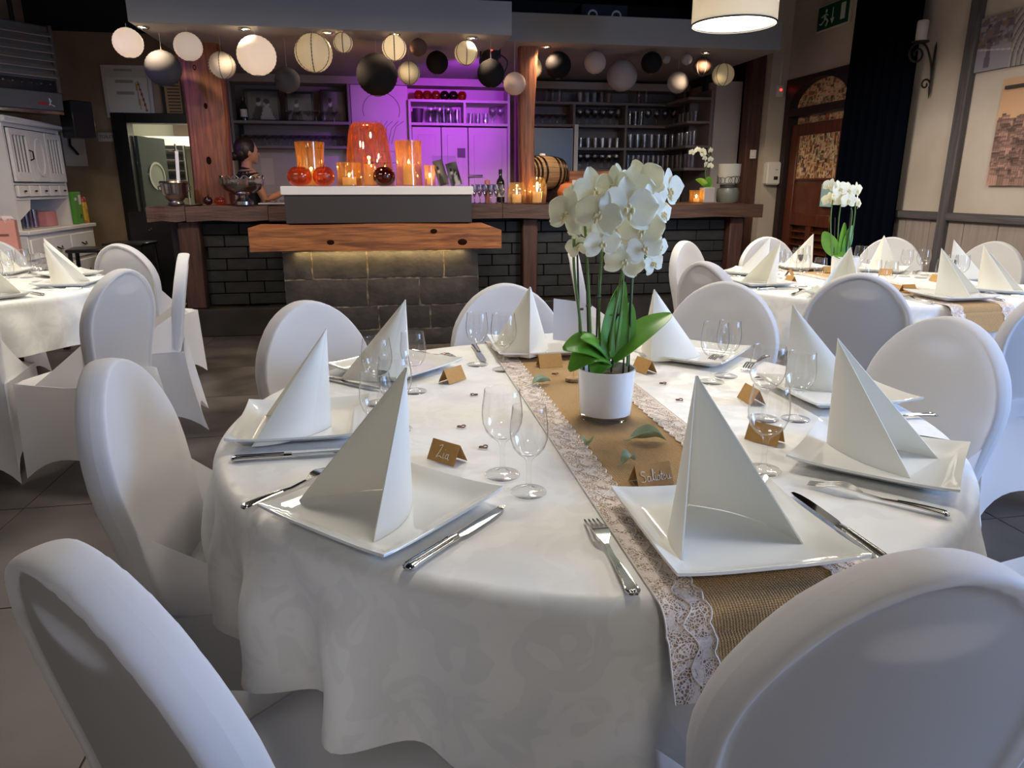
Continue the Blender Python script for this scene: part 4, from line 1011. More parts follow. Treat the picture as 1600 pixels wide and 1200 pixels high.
def lantern(x, y, dpx, c, Y, label, lit=0, ribs=0):
    q = PY(x, y, 1.0); k = q.z-CAMH; ro = dpx/2*q.y*1.03/F; front = 5.9 if PY(x, y, 6.1).x < 1.0 else 6.3
    Y = max(front+.02+ro*6.1*.3, min(Y, ((SZ1 if front < 6 else SZ2)-.006-CAMH)/(k+ro)))
    p = PY(x, y, Y); dep = (p-CO).dot(Vector((sin(YAW)*cos(PITCH), cos(YAW)*cos(PITCH), -sin(PITCH)))); r = dpx/2*dep/F
    t = thing('paper_lantern', label, 'lantern', (p.x, p.y, p.z))
    n = max(8, int(9+r*40)); pr = []
    for i in range(n*2+1):
        a = -PI/2+.16+(PI-.32)*i/(n*2); q = r*(1-.028*(1 if i % 2 else 0)*(.10/max(r, .06))**.5)
        pr.append((q*cos(a), q*sin(a)*.97))
    MB().lathe(pr, 28).build('paper_shade', LM[c], t, ang=80)
    for z in (pr[0], pr[-1]): MB().tube([(z[0]*cos(k*PI/8), z[0]*sin(k*PI/8), z[1]) for k in range(17)], .0025, 4).build('wire_ring', ribm, t)
    if ribs:
        for k in range(6):
            a = k*PI/3+.5; MB().tube([((r*.985)*cos(b)*cos(a), (r*.985)*cos(b)*sin(a), r*.96*sin(b)) for b in [-1.4+2.8*i/12 for i in range(13)]], .004, 4).build('wire_rib', ribm, t)
    zc = SZ1 if p.x < 1.04 else SZ2
    if p.z+r < zc: MB().tube([(0, 0, r*.9), (0, 0, zc-p.z)], .0015, 4).build('string', mat('string', (.5, .47, .44), .7) if 'string' not in MATS else MATS['string'], t)
    if lit: l = light('lantern_fill', 'POINT', (0, 0, 0), lit*.17, (1, .80, .62), shadow_soft_size=.03); l.parent = t  # added fill light inside the shade to brighten the paper, no real bulb
LAN = [(200, 67, 45, 'white', 5.98, 1.6, 0, 'glowing plain white paper lantern at the soffit corner, farthest from the curtain'), (255, 107, 54, 'dark', 6.25, 0, 0, 'slate grey paper lantern with bluish sheen beside the thick timber post'), (294, 73, 43, 'white', 6.1, .9, 0, 'white paper lantern hanging before the thick timber post'),
       (347, 102, 41, 'white', 6.3, 0, 1, 'ribbed white paper lantern just right of the thick timber post'), (401, 87, 60, 'white', 6.15, 3.0, 0, 'large glowing pinkish white paper lantern'), (449, 125, 39, 'dark', 6.3, 0, 0, 'small slate grey paper lantern above the framed photographs'),
       (490, 83, 58, 'cream', 6.2, 1.8, 1, 'large cream paper lantern with dark ribs showing'), (536, 67, 30, 'cream', 6.45, .5, 1, 'smallest cream paper lantern with black ribs under a spotlight'), (589, 117, 64, 'black', 6.2, 0, 0, 'largest black paper lantern'),
       (616, 75, 38, 'cream', 6.4, 2.2, 1, 'bright yellow cream paper lantern above the largest black lantern'), (654, 74, 27, 'brown', 6.5, 0, 0, 'small brown paper lantern'), (639, 114, 35, 'cream', 6.45, 0, 1, 'dull cream paper lantern touching the largest black lantern'),
       (683, 98, 35, 'black', 6.5, 0, 0, 'black paper lantern before the purple wall'), (728, 83, 36, 'cream', 6.4, .7, 1, 'cream paper lantern before the purple wall'), (767, 115, 43, 'black', 6.1, 0, 0, 'black paper lantern below the stage light'),
       (804, 131, 35, 'pink', 6.36, 0, 0, 'blush paper lantern hanging before the slim timber post'), (830, 106, 35, 'cream', 6.85, .6, 1, 'cream ribbed paper lantern right of the slim timber post'), (872, 102, 41, 'black', 6.7, 0, 0, 'black paper lantern above the shelves of glasses'),
       (930, 98, 34, 'pink', 6.7, 0, 0, 'blush paper lantern above the shelves of glasses'), (972, 118, 48, 'grey', 6.75, 0, 0, 'large pale grey ribbed paper lantern above the shelves of glasses'), (1018, 98, 33, 'black', 6.8, 0, 0, 'black paper lantern between two pale grey ones'),
       (1041, 93, 13, 'grey', 7.6, 0, 0, 'tiny pale grey paper lantern far under the soffit'), (1073, 93, 17, 'grey', 7.4, 0, 0, 'little pale grey paper lantern beside a dark one'), (1098, 104, 28, 'brown', 6.8, 0, 1, 'dark brown ribbed paper lantern right under a spotlight'),
       (1059, 129, 33, 'grey', 6.9, 0, 0, 'pale grey ribbed paper lantern hung lowest before the corner rack'), (1130, 117, 34, 'cream', 6.75, .5, 1, 'cream ribbed paper lantern nearest the pale wall stub')]
for x, y, d_, c, Y, lit, ribs, lab in LAN: lantern(x, y, d_, c, Y, lab, lit, ribs)
# purple stage light
sp = PY(766, 90, 6.6)
t = thing('stage_light', 'black stage light with a red led casting purple light on the back wall', 'stage light', (sp.x, sp.y, sp.z))
cn = MB().lathe([(.0, -.09), (.06, -.09), (.072, -.02), (.072, .10), (.066, .10), (.066, .0), (0, -.02)], 20).build('can', blackm, t); cn.rotation_euler = Vector((-.30, 1.75, -.42)).to_track_quat('Z', 'Y').to_euler()
MB().tube([(-.085, 0, 0), (-.085, 0, .12), (0, 0, .16), (.085, 0, .12), (.085, 0, 0)], .008, 6).tube([(0, 0, .16), (0, 0, SZ1-sp.z)], .012, 6).build('yoke', blackm, t)
MB().sphere((0, -.085, .05), .010, 8, 6).build('red_led', mat('red_led', (1, .02, .02), .4, emit=6), t)
MB().tube(smooth_pts([(.06, .05, .05), (.16, .05, -.02), (.12, .1, -.16), (.2, .3, -.2)], 5), .006, 5).build('cable', blackm, t)
l = light('stage_light_beam', 'SPOT', (-.06, .10, -.07), 165, (.58, .06, 1.0), Vector((-.30, 1.75, -.42)).to_track_quat('-Z', 'Y').to_euler(), spot_size=R(78), spot_blend=1.0, shadow_soft_size=.05); l.parent = t
# loudspeaker on the soffit
p = PY(945, 10, 6.7)
t = thing('loudspeaker', 'black loudspeaker with two white cone rings on top of the bar soffit', 'loudspeaker', (p.x, p.y, 2.632))
bx(-.22, .22, 0, .25, 0, .18).build('cabinet', blackm, t, bevel=.01)
for s in (-.11, .11):
    c_ = MB().lathe([(.030, 0), (.036, .006), (.046, .004), (.046, 0)], 20).build('cone_ring', white_paint, t); c_.rotation_euler = (PI/2, 0, 0); c_.location = (s, -.001, .085)

# ================================================================== THINGS ON THE BAR
amber = glassmat('amber_flecked_glass', (1, .93, .76), (.85, .45, .15), body=(.90, .48, .12), bodymix=.42, tintramp=.38, refl=1.5)
amber_big = glassmat('amber_ombre_glass', (1, .90, .74), (.75, .30, .10), body=(.75, .22, .05), bodymix=.50, tintramp=.62, refl=1.5)
cream_gl = glassmat('cream_amber_glass', (1, .95, .85), (.85, .6, .3), body=(.74, .56, .32), bodymix=.5, tintramp=-.2, refl=1.5)
redgl = glassmat('red_orange_glass', (.97, .52, .30), (.6, .10, .03), body=(.55, .07, .015), bodymix=.28, refl=2.0)
dkred = glassmat('ruby_glass', (.50, .10, .09), (.10, .006, .006), body=(.06, .006, .008), bodymix=.4, refl=2.4)
wax = mat('candle_wax', (.75, .60, .42), .6, trans=.3, emit=.10, ecol=(1, .5, .2))
flame = mat('candle_flame', (1, .8, .4), .5, emit=28, ecol=(1, .66, .26))
WT = 1.2495
def candle(t, r, h, z0, e=.5):
    e *= 2.2
    MB().lathe([(0, z0), (r, z0), (r, z0+h), (r*.8, z0+h-.004), (0, z0+h-.006)], 18).build('candle', wax, t)
    MB().lathe([(0, z0+h), (.005, z0+h+.006), (.007, z0+h+.014), (.004, z0+h+.026), (0, z0+h+.036)], 10).build('flame', flame, t)
    l = light('candle_light', 'POINT', (0, 0, z0+h+.02), e, (1, .58, .22), shadow_soft_size=.012); l.parent = t
def span(x0, x1, y0, y1, Y): a, b = PY(x0, y1, Y), PY(x1, y1, Y); c = PY((x0+x1)/2, y0, Y); return (a+b)/2, (b.x-a.x)/2, c.z
def vase(x0, x1, y0, Y, z, mt, lab, ch, cr, shape='cyl', top=1.0, e=.5, y1=291):
    p, r, zt = span(x0, x1, y0, y1, Y); H_ = zt-z
    t = thing('glass_candle_vase', lab, 'vase', (p.x, Y, z))
    N = 12
    if shape == 'cyl': pr = [(r*(1+(top-1)*i/N)*(1-.06*sin(PI*i/N)), .006+(H_-.006)*i/N) for i in range(N+1)]
    elif shape == 'cone': pr = [(r*(1+(top-1)*(i/N)**1.5)*(1-.25*sstep(.9, 1.05, i/N)), .006+(H_-.006)*i/N) for i in range(N+1)]
    else: pr = [(r*(.72+.28*sin(PI*(.18+.70*i/N))*1.0), .006+(H_-.006)*i/N) for i in range(N+1)]; pr = [(a*(1-.12*sstep(.6, 1, i/N)), b) for i, (a, b) in enumerate(pr)]
    full = [(0, 0), (pr[0][0], 0)]+pr+[(a-.004, b) for a, b in reversed(pr)]+[(0, .010)]
    MB().lathe(full, 32).build('glass', mt, t)
    if ch: candle(t, cr, ch, .011, e)
    return t
vase(465, 511, 222, 6.36, WT, amber, 'amber flecked glass candle cylinder behind the two orange glass apples', .11, .045)
vase(540, 617, 192, 6.43, WT, amber_big, 'largest amber glass candle vase, tapering upwards', .17, .05, 'cone', .70, .9)
vase(619, 661, 220, 6.26, WT, amber, 'tall amber flecked glass candle cylinder with a thick candle', .17, .05)
vase(527, 566, 254, 6.14, WT, amber, 'short wide amber flecked glass candle holder', .06, .055, 'cyl', 1.0, .35)
vase(663, 681, 258, 6.16, WT, amber, 'narrow small amber glass candle holder beside the photo stand', .06, .025, 'cyl', 1.0, .3)
vase(793, 822, 285, 6.37, 1.1, cream_gl, 'rounded cream and amber candle glass, lower of the two by the barrel', .07, .04, 'tulip', 1, .35, 321)
vase(824, 854, 277, 6.39, 1.1, cream_gl, 'rounded cream and amber candle glass, taller of the two by the barrel', .09, .04, 'tulip', 1, .45, 321)
vase(1077, 1098, 297, 6.42, 1.1, amber, 'tiny amber tealight glass beside the grey orchid cube', .03, .025, 'cyl', 1, .25, 313)
def apple(x0, x1, y0, y1, Y, z, mt, lab):
    p, r, zt = span(x0, x1, y0, y1, Y); H_ = zt-z
    t = thing('glass_apple', lab, 'ornament', (p.x, Y, z)); N = 16
    pr = [(0, .004)]+[(r*sin(PI*(.06+.86*i/N))**.8*(1+.10*sin(PI*i/N)*(i/N-.3)), H_*.94*(1-cos(PI*(.02+.90*i/N)))/2) for i in range(N+1)]+[(r*.12, H_*.86), (0, H_*.82)]
    MB().lathe(pr, 28).build('body', mt, t, ang=80)
    MB().tube([(0, 0, H_*.8), (.004, 0, H_*1.0), (.012, 0, H_*1.12)], .004, 6).build('stalk', mt, t)
apple(450, 488, 258, 290, 6.10, WT, redgl, 'clear orange-red glass apple, farther from the big amber vase')
apple(490, 524, 258, 290, 6.10, WT, redgl, 'orange-red glass apple next to the short amber candle holder')
apple(584, 618, 258, 290, 6.10, WT, dkred, 'dark ruby glass apple before the big amber vase')
apple(319, 333, 306, 322, 6.36, 1.1, dkred, 'small dark red apple near the foot of the timber post')
apple(335, 354, 307, 322, 6.36, 1.1, redgl, 'small bright red apple beside the silver bowl')
# photo stand
p = PY(698, 290, 6.2)
t = thing('photo_stand', 'clear acrylic stand with two leaning black and white prints', 'photo stand', (p.x+.035, 6.16, WT+.0015), R(-12))
def bwphoto(seed, dark=.02, light_=.5):
    r = random.Random(seed); bl = [(r.uniform(.1, .9), r.uniform(0, .8), r.uniform(.08, .25), r.uniform(dark, light_)) for _ in range(9)]
    def fn(u, v):
        g = dark+.28*light_*(.5+.5*sin(u*5+seed)*sin(v*4+seed))
        for k, (x, s, w_) in enumerate(((.36, .02, 0), (.62, .34, 1), (.5, .10, 2))[:2 if seed % 3 == 1 else 1]):
            hy = .62-.06*k
            if v < hy-.12 and abs(u-x) < .10+.32*(hy-.12-v): g = s*light_*2
            if ((u-x)/.085)**2+((v-hy)/.13)**2 < 1: g = .75*light_
            if ((u-x)/.09)**2+((v-hy-.07)/.09)**2 < 1: g = dark
        return (g*1.05, g, g*.95)
    return fn
for k, (x, w_) in enumerate(((-.06, .085), (.045, .095))):
    M_ = Matrix.Translation((x, .01+.01*k, .006)) @ Matrix.Rotation(R(-14), 4, 'Y') @ Matrix.Rotation(R(12), 4, 'X')
    flatprint('print', w_, .21-.02*k, 10, 20, bwphoto(21+k, .01, .55), t, M_, .3)
bx(-.12, .13, -.03, .07, 0, .006).build('base', clearg, t, bevel=.001)
pn = MB().slab(1, 1, lambda u, v: (-.12+.2*u-.05*v, .03+.04*v, .006+.24*v), (0, .004, 0)).build('acrylic_back', clearg, t)
# silver bucket, ladle, footed bowl
p, r_, zt = span(255, 297, 283, 322, 6.42)
t = thing('silver_bucket', 'hammered silver wine bucket at the left end of the bar', 'bucket', (p.x, 6.42, 1.1))
h = zt-1.1
MB().lathe([(0, 0), (r_*.55, 0), (r_*.6, .012), (r_*.5, .03), (r_*.75, .06), (r_*.95, h*.5), (r_*1.0, h*.85), (r_*1.08, h*.93), (r_*1.0, h), (r_*.93, h*.93), (r_*.85, h*.5), (r_*.5, .07), (0, .06)], 32, mod=lambda a, k: 1+.02*sin(a*14)).build('body', silver, t)
for s in (-1, 1): MB().tube([(s*r_*.98, 0, h*.8), (s*r_*1.2, 0, h*.76), (s*r_*1.15, 0, h*.62), (s*r_*.95, 0, h*.58)], .006, 6).build('handle', silver, t)
t2 = thing('spatula', 'white long-handled spatula standing in the silver bucket', 'spatula', (p.x+.03, 6.42, 1.165), R(8))
MB().slab(1, 4, lambda u, v: (-.013+.026*u+.02*v, .0, .0+.36*v), (0, .006, 0)).build('shaft', white_lac, t2, bevel=.002)
p, r_, zt = span(348, 415, 278, 322, 6.42); h = zt-1.1
t = thing('footed_bowl', 'tarnished silver footed punch bowl with a scalloped rim', 'bowl', (p.x, 6.42, 1.1))
MB().lathe([(0, 0), (r_*.46, 0), (r_*.46, h*.12), (r_*.40, h*.16), (r_*.22, h*.26), (r_*.24, h*.34), (r_*.55, h*.42), (r_*.86, h*.58), (r_*.95, h*.74)], 40).build('foot_and_bowl', silver, t)
MB().lathe([(r_*.93, h*.70), (r_*1.0, h*.78), (r_*1.0, h*.88), (r_*1.04, h*.97), (r_*.96, h*.95), (r_*.9, h*.74), (r_*.5, h*.45), (0, h*.42)], 60, mod=lambda a, k: 1+.02*sin(a*15)).build('rim_band', silver, t)
for k in range(15):
    a = 2*PI*k/15; m = MB().tube([(r_*1.0*cos(a+b*.18), r_*1.0*sin(a+b*.18), h*(.95+.13*(1-b*b))) for b in [-1+.25*i for i in range(9)]], .006, 5); m.build('scallop', silver, t)
p = PY(425, 318, 6.4); t = thing('glass_tray', 'white rimmed tray with small glass dishes behind the bar edge', 'tray', (p.x, 6.5, 1.1))
bx(-.12, .13, -.06, .06, 0, .012).build('base', white_lac, t, bevel=.003)
for x in (-.08, 0, .08): MB().lathe([(0, .013), (.025, .013), (.034, .035), (.030, .035), (.022, .017), (0, .017)], 14).build('dish', wglass_far, t).location = (x, 0, 0)
# barrel on a cradle
p = PY(848, 262, 6.85)
t = thing('wooden_barrel', 'small oak barrel with metal hoops lying on the bar', 'barrel', (p.x, 6.80, 1.1), R(28))
N = 20; Lb, Rb = .40, .155; zc = .27
for k in range(N):
    a0, a1 = 2*PI*k/N+.01, 2*PI*(k+1)/N-.01
    def st(u, v):
        a = a0+(a1-a0)*u; x = -Lb/2+Lb*v; rr = Rb*(1-.17*(2*v-1)**2); return (x, rr*cos(a), zc+rr*sin(a))
    m = MB().slab(2, 8, st, lambda u, v: (0, -.016*cos((a0+a1)/2), -.016*sin((a0+a1)/2))); m.build('stave', woodm('barrel_oak', (.20, .11, .045), (.34, .21, .10), 0, sc=5) if 'barrel_oak' not in MATS else MATS['barrel_oak'], t)
for v in (.06, .16, .30, .70, .84, .94):
    rr = Rb*(1-.17*(2*v-1)**2)+.003; x = -Lb/2+Lb*v
    hp_ = MB().lathe([(rr, -.011), (rr+.003, -.011), (rr+.003, .011), (rr, .011), (rr, -.011)], 32).build('hoop', brassm, t); hp_.matrix_local = Matrix.Translation((x, 0, zc)) @ Matrix.Rotation(PI/2, 4, 'Y')
for x in (-.185, .185): e_ = MB().lathe([(0, -.006), (.118, -.006), (.118, .006), (0, .006)], 28).build('head', wood_bar, t); e_.matrix_local = Matrix.Translation((x, 0, zc)) @ Matrix.Rotation(PI/2, 4, 'Y')
for x in (-.11, .11): MB().prism([(-.14, 0), (.14, 0), (.14, .14), (.08, .135), (0, .115), (-.08, .135), (-.14, .14)], .04, (Vector((0, 1, 0)), Vector((0, 0, 1)), Vector((1, 0, 0)), Vector((x-.02, 0, 0)))).build('cradle', wood_bar, t)
MB().lathe([(0, 0), (.03, 0), (.026, .018), (0, .018)], 14).build('bung', white_paint, t).location = (-.02, 0, zc+Rb+.001)
# terracotta jar with card, wooden board behind the orchid
p, r_, zt = span(874, 925, 284, 320, 6.5); terra = mat('terracotta', (.42, .12, .045), .6, c2=(.5, .16, .06), scale=8); h = zt-1.1
t = thing('terracotta_jar', 'round terracotta jar with a pale card on it', 'jar', (p.x, 6.58, 1.1))
MB().lathe([(0, 0), (r_*.6, 0), (r_*.95, h*.3), (r_*1.0, h*.55), (r_*.8, h*.85), (r_*.55, h*.95), (r_*.6, h), (r_*.5, h), (r_*.45, h*.93), (0, h*.9)], 32).build('body', terra, t)
bx(-.06, .07, -r_-.006, -r_-.003, h*.62, h*1.08).build('card', mat('pink_card', (.62, .45, .40), .7), t)
t = thing('wooden_board', 'orange brown wooden board standing on the bar behind the orchid blooms', 'board', (PY(950, 300, 6.8).x, 6.84, 1.1))
bx(-.38, .36, 0, .03, 0, .29).build('panel', wood_beam, t, bevel=.004)
# lamp with ring pattern
p, r_, zt = span(1124, 1156, 256, 312, 6.45); h = zt-1.1
t = thing('table_lamp', 'table lamp with grey green jar base and white shade drawn with dark rings', 'lamp', (p.x, 6.5, 1.1))
MB().lathe([(0, 0), (r_*.88, 0), (r_*.98, h*.05), (r_*1.0, h*.28), (r_*.92, h*.37), (r_*.6, h*.39), (0, h*.39)], 32).build('base', mat('grey_green_glaze', (.14, .15, .125), .35), t)
MB().lathe([(0, h*.39), (r_*.75, h*.39), (r_*.75, h*.47), (0, h*.47)], 24).build('collar', charcoal, t)
sh = MB().lathe([(r_*.95, h*.49), (r_*1.0, h), (r_*.985, h), (r_*.935, h*.49), (r_*.95, h*.49)], 40).build('shade', shade_m0 if 'shade_m0' in globals() else mat('lamp_shade_linen', (.62, .60, .55), .8, trans=.3), t)
for k in range(16):
    a0 = k*2.4; zc_ = h*(.57+.09*(k*5 % 5)); rr = r_*(.28+.16*((k*3) % 4)/3)
    pts = [(r_*1.01*cos(a0+rr*cos(b)/r_), r_*1.01*sin(a0+rr*cos(b)/r_), min(h*.995, max(h*.5, zc_+rr*sin(b)))) for b in [2*PI*i/18 for i in range(19)]]
    MB().tube(pts, .0022, 4).build('drawn_ring', stickm, sh)
# small orchid in a grey cube pot
p, r_, zt = span(1097, 1117, 293, 312, 6.42)
t = thing('potted_orchid', 'small pale orchid in a grey square pot at the right end of the bar', 'orchid', (p.x, 6.46, 1.1))
bx(-r_*.85, r_*.85, -r_*.85, r_*.85, 0, zt-1.1).build('pot', mat('grey_ceramic', (.36, .33, .32), .5), t, bevel=.004)
def OL3(x, y): q = PY(x, y, 6.46); return (q.x-p.x, 0, q.z-1.1)
MB().tube(smooth_pts([OL3(1106, 296), OL3(1102, 270), OL3(1108, 245), OL3(1096, 238)], 5), .004, 6).build('stem', stemm, t)
for b in ((1087, 280), (1108, 276), (1117, 300)): orchid_leaf(t, OL3(1106, 294), OL3(*b), .05, .02, .6)
for k, q in enumerate(((1081, 238), (1090, 234), (1099, 240), (1110, 235), (1101, 247), (1110, 249), (1103, 257), (1110, 259), (1098, 236))): add_flower(t, OL3(*q), .062, (rnd.uniform(-.6, .6), -1, rnd.uniform(-.2, .3)), rnd.uniform(-.4, .4), k)
# wine bottle, jar and row of filled flutes on the back edge of the counter
def bottle_prof(h, r): return [(0, 0), (r, 0), (r*1.02, h*.03), (r*1.02, h*.58), (r*.9, h*.66), (r*.4, h*.76), (r*.34, h*.97), (r*.4, h*.975), (r*.4, h), (0, h)]
def bottle(x, y, z, h, r, mt, lab, group=None, label_mt=None):
    t = thing('bottle', lab, 'bottle', (x, y, z), 0, group); MB().lathe(bottle_prof(h, r), 18).build('glass', mt, t)
    MB().lathe([(r*.42, h*.86), (r*.44, h*.87), (r*.44, h*1.0), (0, h*1.004)], 12).build('cap', label_mt or black_satin, t)
    MB().lathe([(r*1.035, h*.18), (r*1.035, h*.5)], 18).build('paper_label', label_mt or white_paint, t); return t
p = PY(782, 300, 6.75); bottle(p.x, 6.75, 1.1, .30, .038, dark_gl, 'dark wine bottle with a cream label standing by the slim timber post')
p = PY(762, 300, 6.7); t = thing('pillar_candle', 'short pink pillar candle behind the flute glasses', 'candle', (p.x, 6.72, 1.1)); MB().lathe([(0, 0), (.024, 0), (.024, .2), (.02, .204), (0, .2)], 16).build('wax', mat('pink_wax', (.5, .18, .17), .6), t); MB().tube([(0, 0, .2), (0, 0, .212)], .0015, 4).build('wick', stickm, t)
flute = MB().lathe([(0, 0), (.026, 0), (.027, .003), (.006, .010), (.004, .05), (.012, .065), (.024, .10), (.027, .135), (.024, .165), (.0225, .165), (.025, .135), (.022, .10), (.010, .07), (0, .066)], 16).mesh('flute_glass', wglass_far)
for k in range(12):
    p = PY(742+8.6*(k % 6), 320, 6.42+.10*(k//6)); tag(put(flute, 'flute_glass', (p.x, 6.45+.09*(k//6), 1.1)), 'small flute glass in the rows on the bar beside the display box', 'glass', 'flute glasses on the bar')

# ================================================================== THINGS ON THE BACK SHELVES
for k, (x0, x1, y0, y1, rz, lab) in enumerate(((385, 439, 139, 180, 2, 'framed black and white photo of a couple on the recess shelf'), (447, 491, 143, 178, -2, 'framed black and white photo of one person at a piano'), (503, 541, 140, 190, 3, 'tall framed black and white photo at the end of the recess shelf'))):
    p, r_, zt = span(x0, x1, y0, y1, 8.42); z0 = 1.92; h = zt-z0
    t = thing('picture_frame', lab, 'picture frame', (p.x, 8.42, z0), R(rz)); w = .022
    for a in ((-r_, r_, 0, w), (-r_, r_, h-w, h)): bx(a[0], a[1], 0, .02, a[2], a[3]).build('frame_rail', black_satin, t, bevel=.003)
    for s in (-1, 1): bx(min(s*r_, s*(r_-w)), max(s*r_, s*(r_-w)), 0, .02, w, h-w).build('frame_rail', black_satin, t, bevel=.003)
    flatprint('photograph', 2*(r_-w)+.004, h-2*w+.004, 26, 24, bwphoto(40+k, .015, .50), t, Matrix.Translation((0, .008, w-.002)), .25)
    bx(-r_+w, r_-w, .012, .018, w, h-w).build('backing', charcoal, t)
p = PY(381, 185, 8.38); bottle(p.x, 8.42, 1.92, .24, .036, dark_gl, 'dark bottle with a pale label at the end of the photograph shelf')
coupe = MB().lathe([(0, 0), (.030, 0), (.031, .003), (.006, .008), (.004, .06), (.008, .068), (.030, .078), (.042, .095), (.044, .11), (.042, .11), (.038, .095), (.026, .081), (0, .072)], 16).mesh('coupe_glass', wglass_far)
tumb = MB().lathe([(0, 0), (.028, 0), (.034, .11), (.032, .11), (.027, .008), (0, .008)], 14).mesh('tumbler_glass', wglass_far)
hib = MB().lathe([(0, 0), (.026, 0), (.030, .155), (.028, .155), (.025, .01), (0, .01)], 14).mesh('highball_glass', wglass_far)
ball = MB().lathe([(0, 0), (.032, 0), (.033, .003), (.006, .009), (.0045, .07), (.012, .078), (.034, .10), (.044, .13), (.042, .16), (.036, .18), (.034, .18), (.040, .16), (.042, .13), (.032, .102), (0, .08)], 16).mesh('balloon_glass', wglass_far)
def glass(me, x, y, z, where): tag(put(me, me.name, (x, y, z)), me.name.replace('_', ' ')+' '+where, 'glass', me.name.replace('_', ' ')+' '+where)
for k in range(12):
    for j in range(2): glass(coupe, -1.43+k*.091+.03*j, 8.33+.10*j, 1.67, 'in the long row below the framed photographs')
for k in range(6): glass(coupe, -.96+k*.095, 8.33, 1.92, 'in front of the framed photographs')
for k in range(3): glass(ball, .56+k*.095, 8.335, 1.925, 'beside the dark ice bucket in purple light')
for k in range(5):
    for j in range(2): glass(hib, .56+k*.075, 8.43+.07*j, 1.925, 'on the purple lit cupboard shelf')
p = .42; t = thing('ice_bucket', 'dark purple ice bucket on the cupboard shelf', 'bucket', (.42, 8.38, 1.925)); MB().lathe([(0, 0), (.045, 0), (.062, .15), (.058, .15), (.043, .008), (0, .008)], 20).build('body', charcoal, t); MB().tube([(-.062, 0, .14), (-.05, -.05, .155), (.05, -.05, .155), (.062, 0, .14)], .003, 5).build('handle', chrome, t)
for k in range(5): glass(tumb if k < 3 else ball, 1.0+k*.085, 8.36+.03*(k % 2), 1.925, 'on the narrow cupboard shelf by the slim post')
for k in range(6):
    m_ = redgl if k not in (3, 4) else dkred
    p = PY(654+k*13.5, 157, 8.4); t = thing('red_glass_ball', ('dark ruby' if k in (3, 4) else 'bright red')+' round glass tealight on top of the wall cupboard', 'ornament', (p.x, 8.36, 2.165), 0, 'red glass balls on the cupboard')
    MB().lathe([(0, 0), (.025, 0), (.044, .02), (.052, .05), (.044, .08), (.026, .095), (.022, .093), (.04, .077), (.047, .05), (.04, .022), (0, .006)], 20).build('glass', m_, t)
    MB().lathe([(0, .012), (.015, .012), (.015, .03), (0, .03)], 10).build('tealight', wax, t)
def rowg(me, x0, x1, n, z, where, rows=2):
    for k in range(n):
        for j in range(rows): glass(me, x0+(x1-x0)*k/(n-1)+.012*j, 8.34+.10*j, z, where)
rowg(coupe, 1.66, 2.08, 6, 1.93, 'on the glass rack beside the slim post'); rowg(ball, 2.26, 2.72, 6, 1.93, 'on the middle of the glass rack'); rowg(hib, 2.86, 3.0, 3, 1.93, 'on the glass rack corner'); rowg(ball, 3.08, 3.40, 4, 1.93, 'on the glass rack near the corner', 1)
rowg(tumb, 2.28, 2.72, 6, 1.68, 'on the second board of the glass rack'); rowg(hib, 2.88, 3.40, 7, 1.68, 'on the second board of the glass rack'); rowg(ball, 2.28, 2.72, 6, 1.445, 'on the lowest board of the glass rack'); rowg(hib, 2.86, 3.42, 10, 1.445, 'on the lowest board of the glass rack', 1)
rowg(hib, 1.86, 2.02, 3, 2.17, 'on top of the glass rack', 1); rowg(tumb, 2.26, 2.6, 5, 2.17, 'on top of the glass rack', 2); rowg(hib, 2.96, 3.05, 2, 2.17, 'on top of the glass rack near the corner', 1)
for z in (1.928, 1.678, 1.443):
    for k in range(5): glass(hib if z < 1.8 else tumb, 3.38, (7.69, 7.78, 7.87, 8.01, 8.10)[k], z, 'on the short corner rack')
# engraved outline of a bucket and leaves on the purple wall panel
t = thing('wall_drawing', 'thin line drawing of a bottle cooler on the purple lit wall panel', 'drawing', (.02, SY+.058, 1.5))
m = MB()
m.tube([(-.14, 0, 0), (-.11, 0, .12), (.12, 0, .12), (.15, 0, 0), (-.14, 0, 0)], .0025, 4)
for k in range(6): m.tube([(-.08+.035*k, 0, .2), (-.10+.05*k, 0, .36+.02*(k % 2)), (-.06+.06*k, 0, .44)], .0022, 4)
m.tube([(.20*cos(a), 0, .55+.18*sin(a)) for a in [i*.3-.4 for i in range(14)]], .0025, 4)
m.build('ink_line', charcoal, t)
# a note taped to the panel behind the woman
p = PY(418, 268, SY+.17); t = tag(bx(-.065, .065, -.002, 0, -.14, .14).build('paper_note', mat('note_paper', (.55, .50, .48), .8), None, loc=(p.x, SY+.178, p.z)), 'white paper note taped to the panel beside the woman', 'note')
# ================================================================== LETTERING
def text(s, size, mt, parent, M, name='lettering', depth=.0008):
    cu = bpy.data.curves.new(name, 'FONT'); cu.body = s; cu.size = size; cu.extrude = depth; cu.align_x = 'CENTER'; cu.align_y = 'CENTER'; cu.resolution_u = 3
    o = bpy.data.objects.new(name, cu); col.objects.link(o); bpy.context.view_layer.update()
    me = bpy.data.meshes.new_from_object(o.evaluated_get(bpy.context.evaluated_depsgraph_get())); bpy.data.objects.remove(o)
    me.materials.clear(); me.materials.append(mt); me.transform(M)
    q = bpy.data.objects.new(name, me); col.objects.link(q)
    if parent is not None: q.parent = parent
    return q
FACE_Y = Matrix.Rotation(PI/2, 4, 'X')                     # text in x-z plane, read from -Y
FACE_NX = Matrix.Rotation(-PI/2, 4, 'Z') @ FACE_Y          # on the right wall, read from -X
